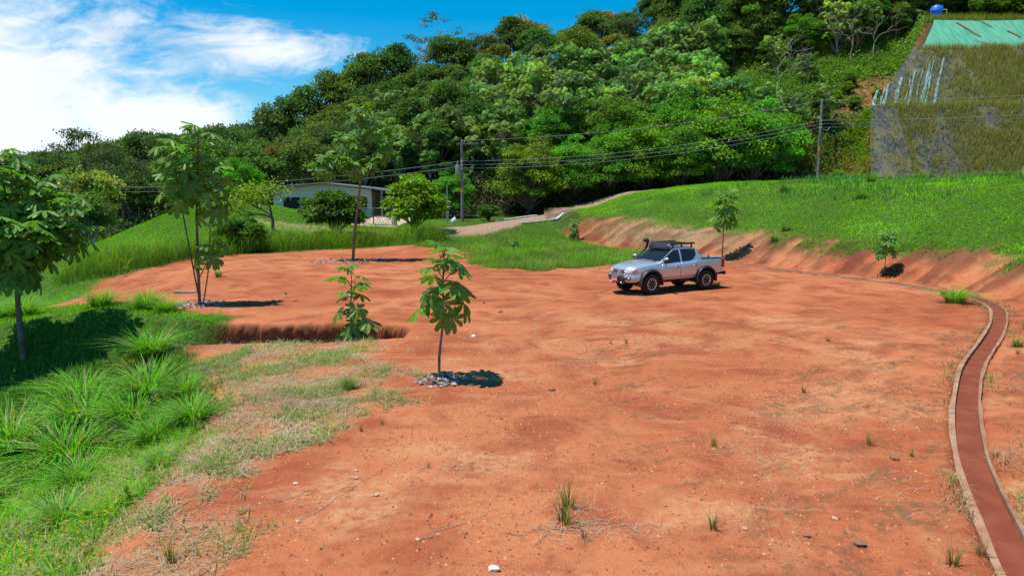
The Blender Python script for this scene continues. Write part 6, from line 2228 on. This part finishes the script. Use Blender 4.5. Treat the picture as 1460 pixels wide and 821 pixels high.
for i, (x, y, s, sz_) in enumerate([(-13.4, 19.2, 0.50, 0.34), (-15.6, 18.9, 0.55, 0.36), (-11.9, 18.7, 0.40, 0.26), (-17.6, 19.6, 0.6, 0.4), (-12.6, 17.6, 0.45, 0.3)]):
    plant_tree(DARKB, 'hollow_shrub', x, y, s, i * 1.4, ['low dark shrub in the hollow right of the left tree trunk', 'low dark shrub in the hollow under the left tree', 'low dark shrub at the right end of the hollow', 'dark shrub in the hollow at the left edge', 'low dark shrub at the near lip of the hollow'][i], 'shrub', 'shrubs in the hollow', sz=sz_)


# ---- stones and litter on the pad
def stone_mesh(seed):
    r = np.random.default_rng(seed)
    bm = bmesh.new()
    bmesh.ops.create_icosphere(bm, subdivisions=1, radius=1.0)
    for v_ in bm.verts:
        v_.co *= 0.72 + 0.5 * r.random()
        v_.co.z *= 0.62
    me = bpy.data.meshes.new('stone')
    bm.to_mesh(me)
    bm.free()
    return me


simple('stone_tan', (0.50, 0.33, 0.21), 0.9, 0.1, vary=0.3, scale=20, bump=0.3)
simple('stone_pale', (0.66, 0.58, 0.50), 0.9, 0.1, vary=0.2, scale=20, bump=0.3)
simple('stone_dark', (0.26, 0.125, 0.07), 0.9, 0.1, vary=0.3, scale=20, bump=0.3)
ST = [(0.84, 13.97, 0.085, 2, 'grey stone lying alone mid-pad right of the lone sapling'), (-1.85, 8.87, 0.05, 0, 'tan stone left of centre in the foreground'), (-2.71, 8.16, 0.045, 0, 'tan stone beside the dry twigs in the left foreground'), (-2.27, 9.47, 0.045, 0, 'tan stone, nearer of a close pair left of centre'),
      (-2.33, 9.75, 0.04, 0, 'tan stone, farther of a close pair left of centre'), (4.11, 7.56, 0.085, 2, 'flat brown stone at the lower right of the pad'), (-1.1, 19.3, 0.09, 1, 'pale flat stone behind the lone sapling'), (3.56, 7.76, 0.05, 2, 'brown stone left of the flat brown stone at lower right'),
      (-1.07, 25.6, 0.08, 2, 'dark stone on the pad beyond the trench head'), (-1.12, 7.61, 0.04, 0, 'small tan stone near the bottom edge left of centre'), (5.97, 10.18, 0.10, 2, 'mossy lump near the drain'), (4.11, 8.21, 0.05, 0, 'tan stone above the flat brown stone at lower right'),
      (2.87, 7.91, 0.04, 0, 'tan stone beside the thin weed at lower right'), (-3.1, 9.3, 0.04, 1, 'pale stone at the green weeds left of centre'), (-0.2, 6.95, 0.08, 1, 'white flat stone at the bottom edge'), (-0.4, 23.4, 0.10, 2, 'dark stone in the shadow streak beyond the sapling'), (-8.9, 25.8, 0.10, 2, 'grey stone near the three-stemmed sapling shadow'), (-8.3, 25.9, 0.08, 2, 'smaller grey stone near the three-stemmed sapling shadow')]
for i, (x, y, r_, k, lb) in enumerate(ST):
    me = stone_mesh(800 + i)
    me.materials.append(M[('stone_tan', 'stone_pale', 'stone_dark')[k]])
    o = link('stone', me, None, (x, y, tz(x, y) + r_ * 0.25), (0, 0, i * 1.3), (r_, r_ * 0.8, r_ * 0.8))
    tag(o, lb, 'stone', 'stones on the red pad')
# fine gravel: small faceted chips
P = sample(52000, -5.5, 9.5, 5.4, 20, lambda x, y: (1 - np.clip(masks(x, y)[0], 0, 1)) * (bank_s(x, y)[0] < -0.75) * (0.25 + 0.75 * sst(0.40, 0.6, fbm(x * 0.6 + 11, y * 0.6, 4))), 0.7)
n = len(P)
S = 0.005 + 0.020 * rg.random(n) ** 4
octv = np.array([(1, 0, 0), (0, 1, 0), (-1, 0, 0), (0, -1, 0), (0, 0, 0.8), (0, 0, -0.6)], float)
an = rg.random(n) * 6.28
V = octv[None] * S[:, None, None] * (0.65 + 0.7 * rg.random((n, 6, 1)))
ca, sa_ = np.cos(an)[:, None], np.sin(an)[:, None]
V = np.stack([V[:, :, 0] * ca - V[:, :, 1] * sa_, V[:, :, 0] * sa_ + V[:, :, 1] * ca, V[:, :, 2]], 2) + P[:, None, :] + np.array([0, 0, 0.012])
octf = np.array([(0, 1, 4), (1, 2, 4), (2, 3, 4), (3, 0, 4), (1, 0, 5), (2, 1, 5), (3, 2, 5), (0, 3, 5)])
T = (np.arange(n)[:, None, None] * 6 + octf[None]).reshape(-1, 3)
pick = rg.random(n)
cc_ = np.where((pick < 0.55)[:, None], jitter((0.42, 0.17, 0.08), n, rg, 0.35), np.where((pick < 0.78)[:, None], jitter((0.52, 0.31, 0.17), n, rg, 0.3), jitter((0.22, 0.09, 0.05), n, rg, 0.4)))
stuff('gravel', 'fine gravel and clods strewn over the red pad', 'gravel', V.reshape(-1, 3), T, np.repeat(cc_, 6, 0), 'stone')


# soil-coloured clods, thickest on the stony ground at the right
P = sample(15000, -3.5, 8.5, 5.4, 17, lambda x, y: (1 - np.clip(masks(x, y)[0], 0, 1)) * (bank_s(x, y)[0] < -0.75) * (0.10 + 0.9 * sst(0.42, 0.6, fbm(x * 0.5 + 21, y * 0.5, 4)) * sst(-0.5, 3, x)), 0.9)
n = len(P)
S = 0.012 + 0.030 * rg.random(n) ** 4
an = rg.random(n) * 6.28
V = octv[None] * S[:, None, None] * (0.6 + 0.8 * rg.random((n, 6, 1)))
ca, sa_ = np.cos(an)[:, None], np.sin(an)[:, None]
V = np.stack([V[:, :, 0] * ca - V[:, :, 1] * sa_, V[:, :, 0] * sa_ + V[:, :, 1] * ca, V[:, :, 2] * 0.8], 2) + P[:, None, :] + np.array([0, 0, 0.010])
T = (np.arange(n)[:, None, None] * 6 + octf[None]).reshape(-1, 3)
stuff('soil_clods', 'crumbly red clods on the stony right half of the pad', 'clods', V.reshape(-1, 3), T, np.repeat(jitter((0.36, 0.135, 0.06), n, rg, 0.4, 0.15), 6, 0), 'stone')


def litter(x, y, rad, n, label, colr=(0.40, 0.37, 0.36)):
    a = rg.random(n) * 6.28
    q = rad * rg.random(n) ** 0.6
    P = np.stack([x + np.cos(a) * q * 1.25, y + np.sin(a) * q, np.zeros(n)], 1)
    P[:, 2] = terrain(P[:, 0], P[:, 1]) + 0.015 + 0.05 * rg.random(n) * (1 - q / rad)
    L = 0.08 + 0.14 * rg.random(n)
    V, T = leaf_quads(P, unit(n, rg) * np.array([1, 1, 0.35]), unit(n, rg) * 0.6 + np.array([0, 0, 1]), L, L * 0.6, 0.12)
    stuff('fallen_leaves', label, 'leaf litter', V, T, np.repeat(jitter(colr, n, rg, 0.5, 0.08), 4, 0), 'straw')


litter(-1.55, 14.65, 0.42, 130, 'grey dead leaves heaped at the foot of the lone sapling')
litter(-11.7, 24.9, 0.85, 260, 'grey dead leaves at the foot of the three-stemmed sapling')
litter(-9.9, 41.4, 1.9, 330, 'wide mat of dead leaves under the tall leaning tree', (0.36, 0.29, 0.25))
litter(17.9, 32.3, 0.4, 60, 'dark leaf ring under the small sapling on the bank', (0.10, 0.06, 0.04))
# dry twigs and runners
TW_ = [[(-4.1, 8.45), (-3.6, 8.2), (-3.1, 8.15), (-2.75, 8.05)], [(-2.7, 8.2), (-2.3, 9.0), (-1.95, 9.8), (-1.85, 10.0)], [(-3.3, 8.7), (-2.7, 9.1), (-2.2, 9.5)], [(-0.75, 9.3), (-0.3, 9.75), (0.4, 9.9)], [(-3.9, 12.7), (-3.2, 12.4), (-2.6, 12.3), (-2.1, 12.2)], [(0.5, 7.9), (1.1, 7.8), (1.7, 7.6)], [(0.6, 8.2), (1.3, 8.05), (1.9, 8.0)], [(-0.1, 7.7), (0.3, 7.8), (0.7, 7.75)], [(-1.1, 7.6), (-0.5, 8.1), (-0.2, 8.4)]]
LBT = ['dry twig lying left in the foreground', 'long dry runner across the left foreground', 'dry stalk crossing the left foreground runner', 'thin dark runner left of the foreground tuft', 'dry creeping stalk left of the lone sapling', 'pale stalk right of the foreground tuft', 'farther pale stalk right of the foreground tuft', 'pale stalk left of the foreground tuft', 'dry runner near the bottom edge']
for pts, lb in zip(TW_, LBT):
    Q = smooth_line(pts, 5)
    q3 = [(p[0] + 0.035 * rg.normal(), p[1] + 0.035 * rg.normal(), tz(p[0], p[1]) + 0.012) for p in Q]
    tag(MB().tube(q3, list(np.linspace(0.0045, 0.0018, len(q3))), 5).obj('dry_twig', M['bark_pale'], None, smooth=True), lb, 'twig', 'dry twigs on the pad')
plk = MB().box((-0.42, -0.09, -0.02), (0.42, 0.09, 0.07)).obj('wood_offcut', M['bark_pale'], None, bevel=0.015)
plk.location = (-13.5, 27.9, tz(-13.5, 27.9) + 0.02)
plk.rotation_euler = (0, 0.03, 0.15)
tag(plk, 'short grey wood offcut on the red soil left of the three-stemmed sapling', 'plank')
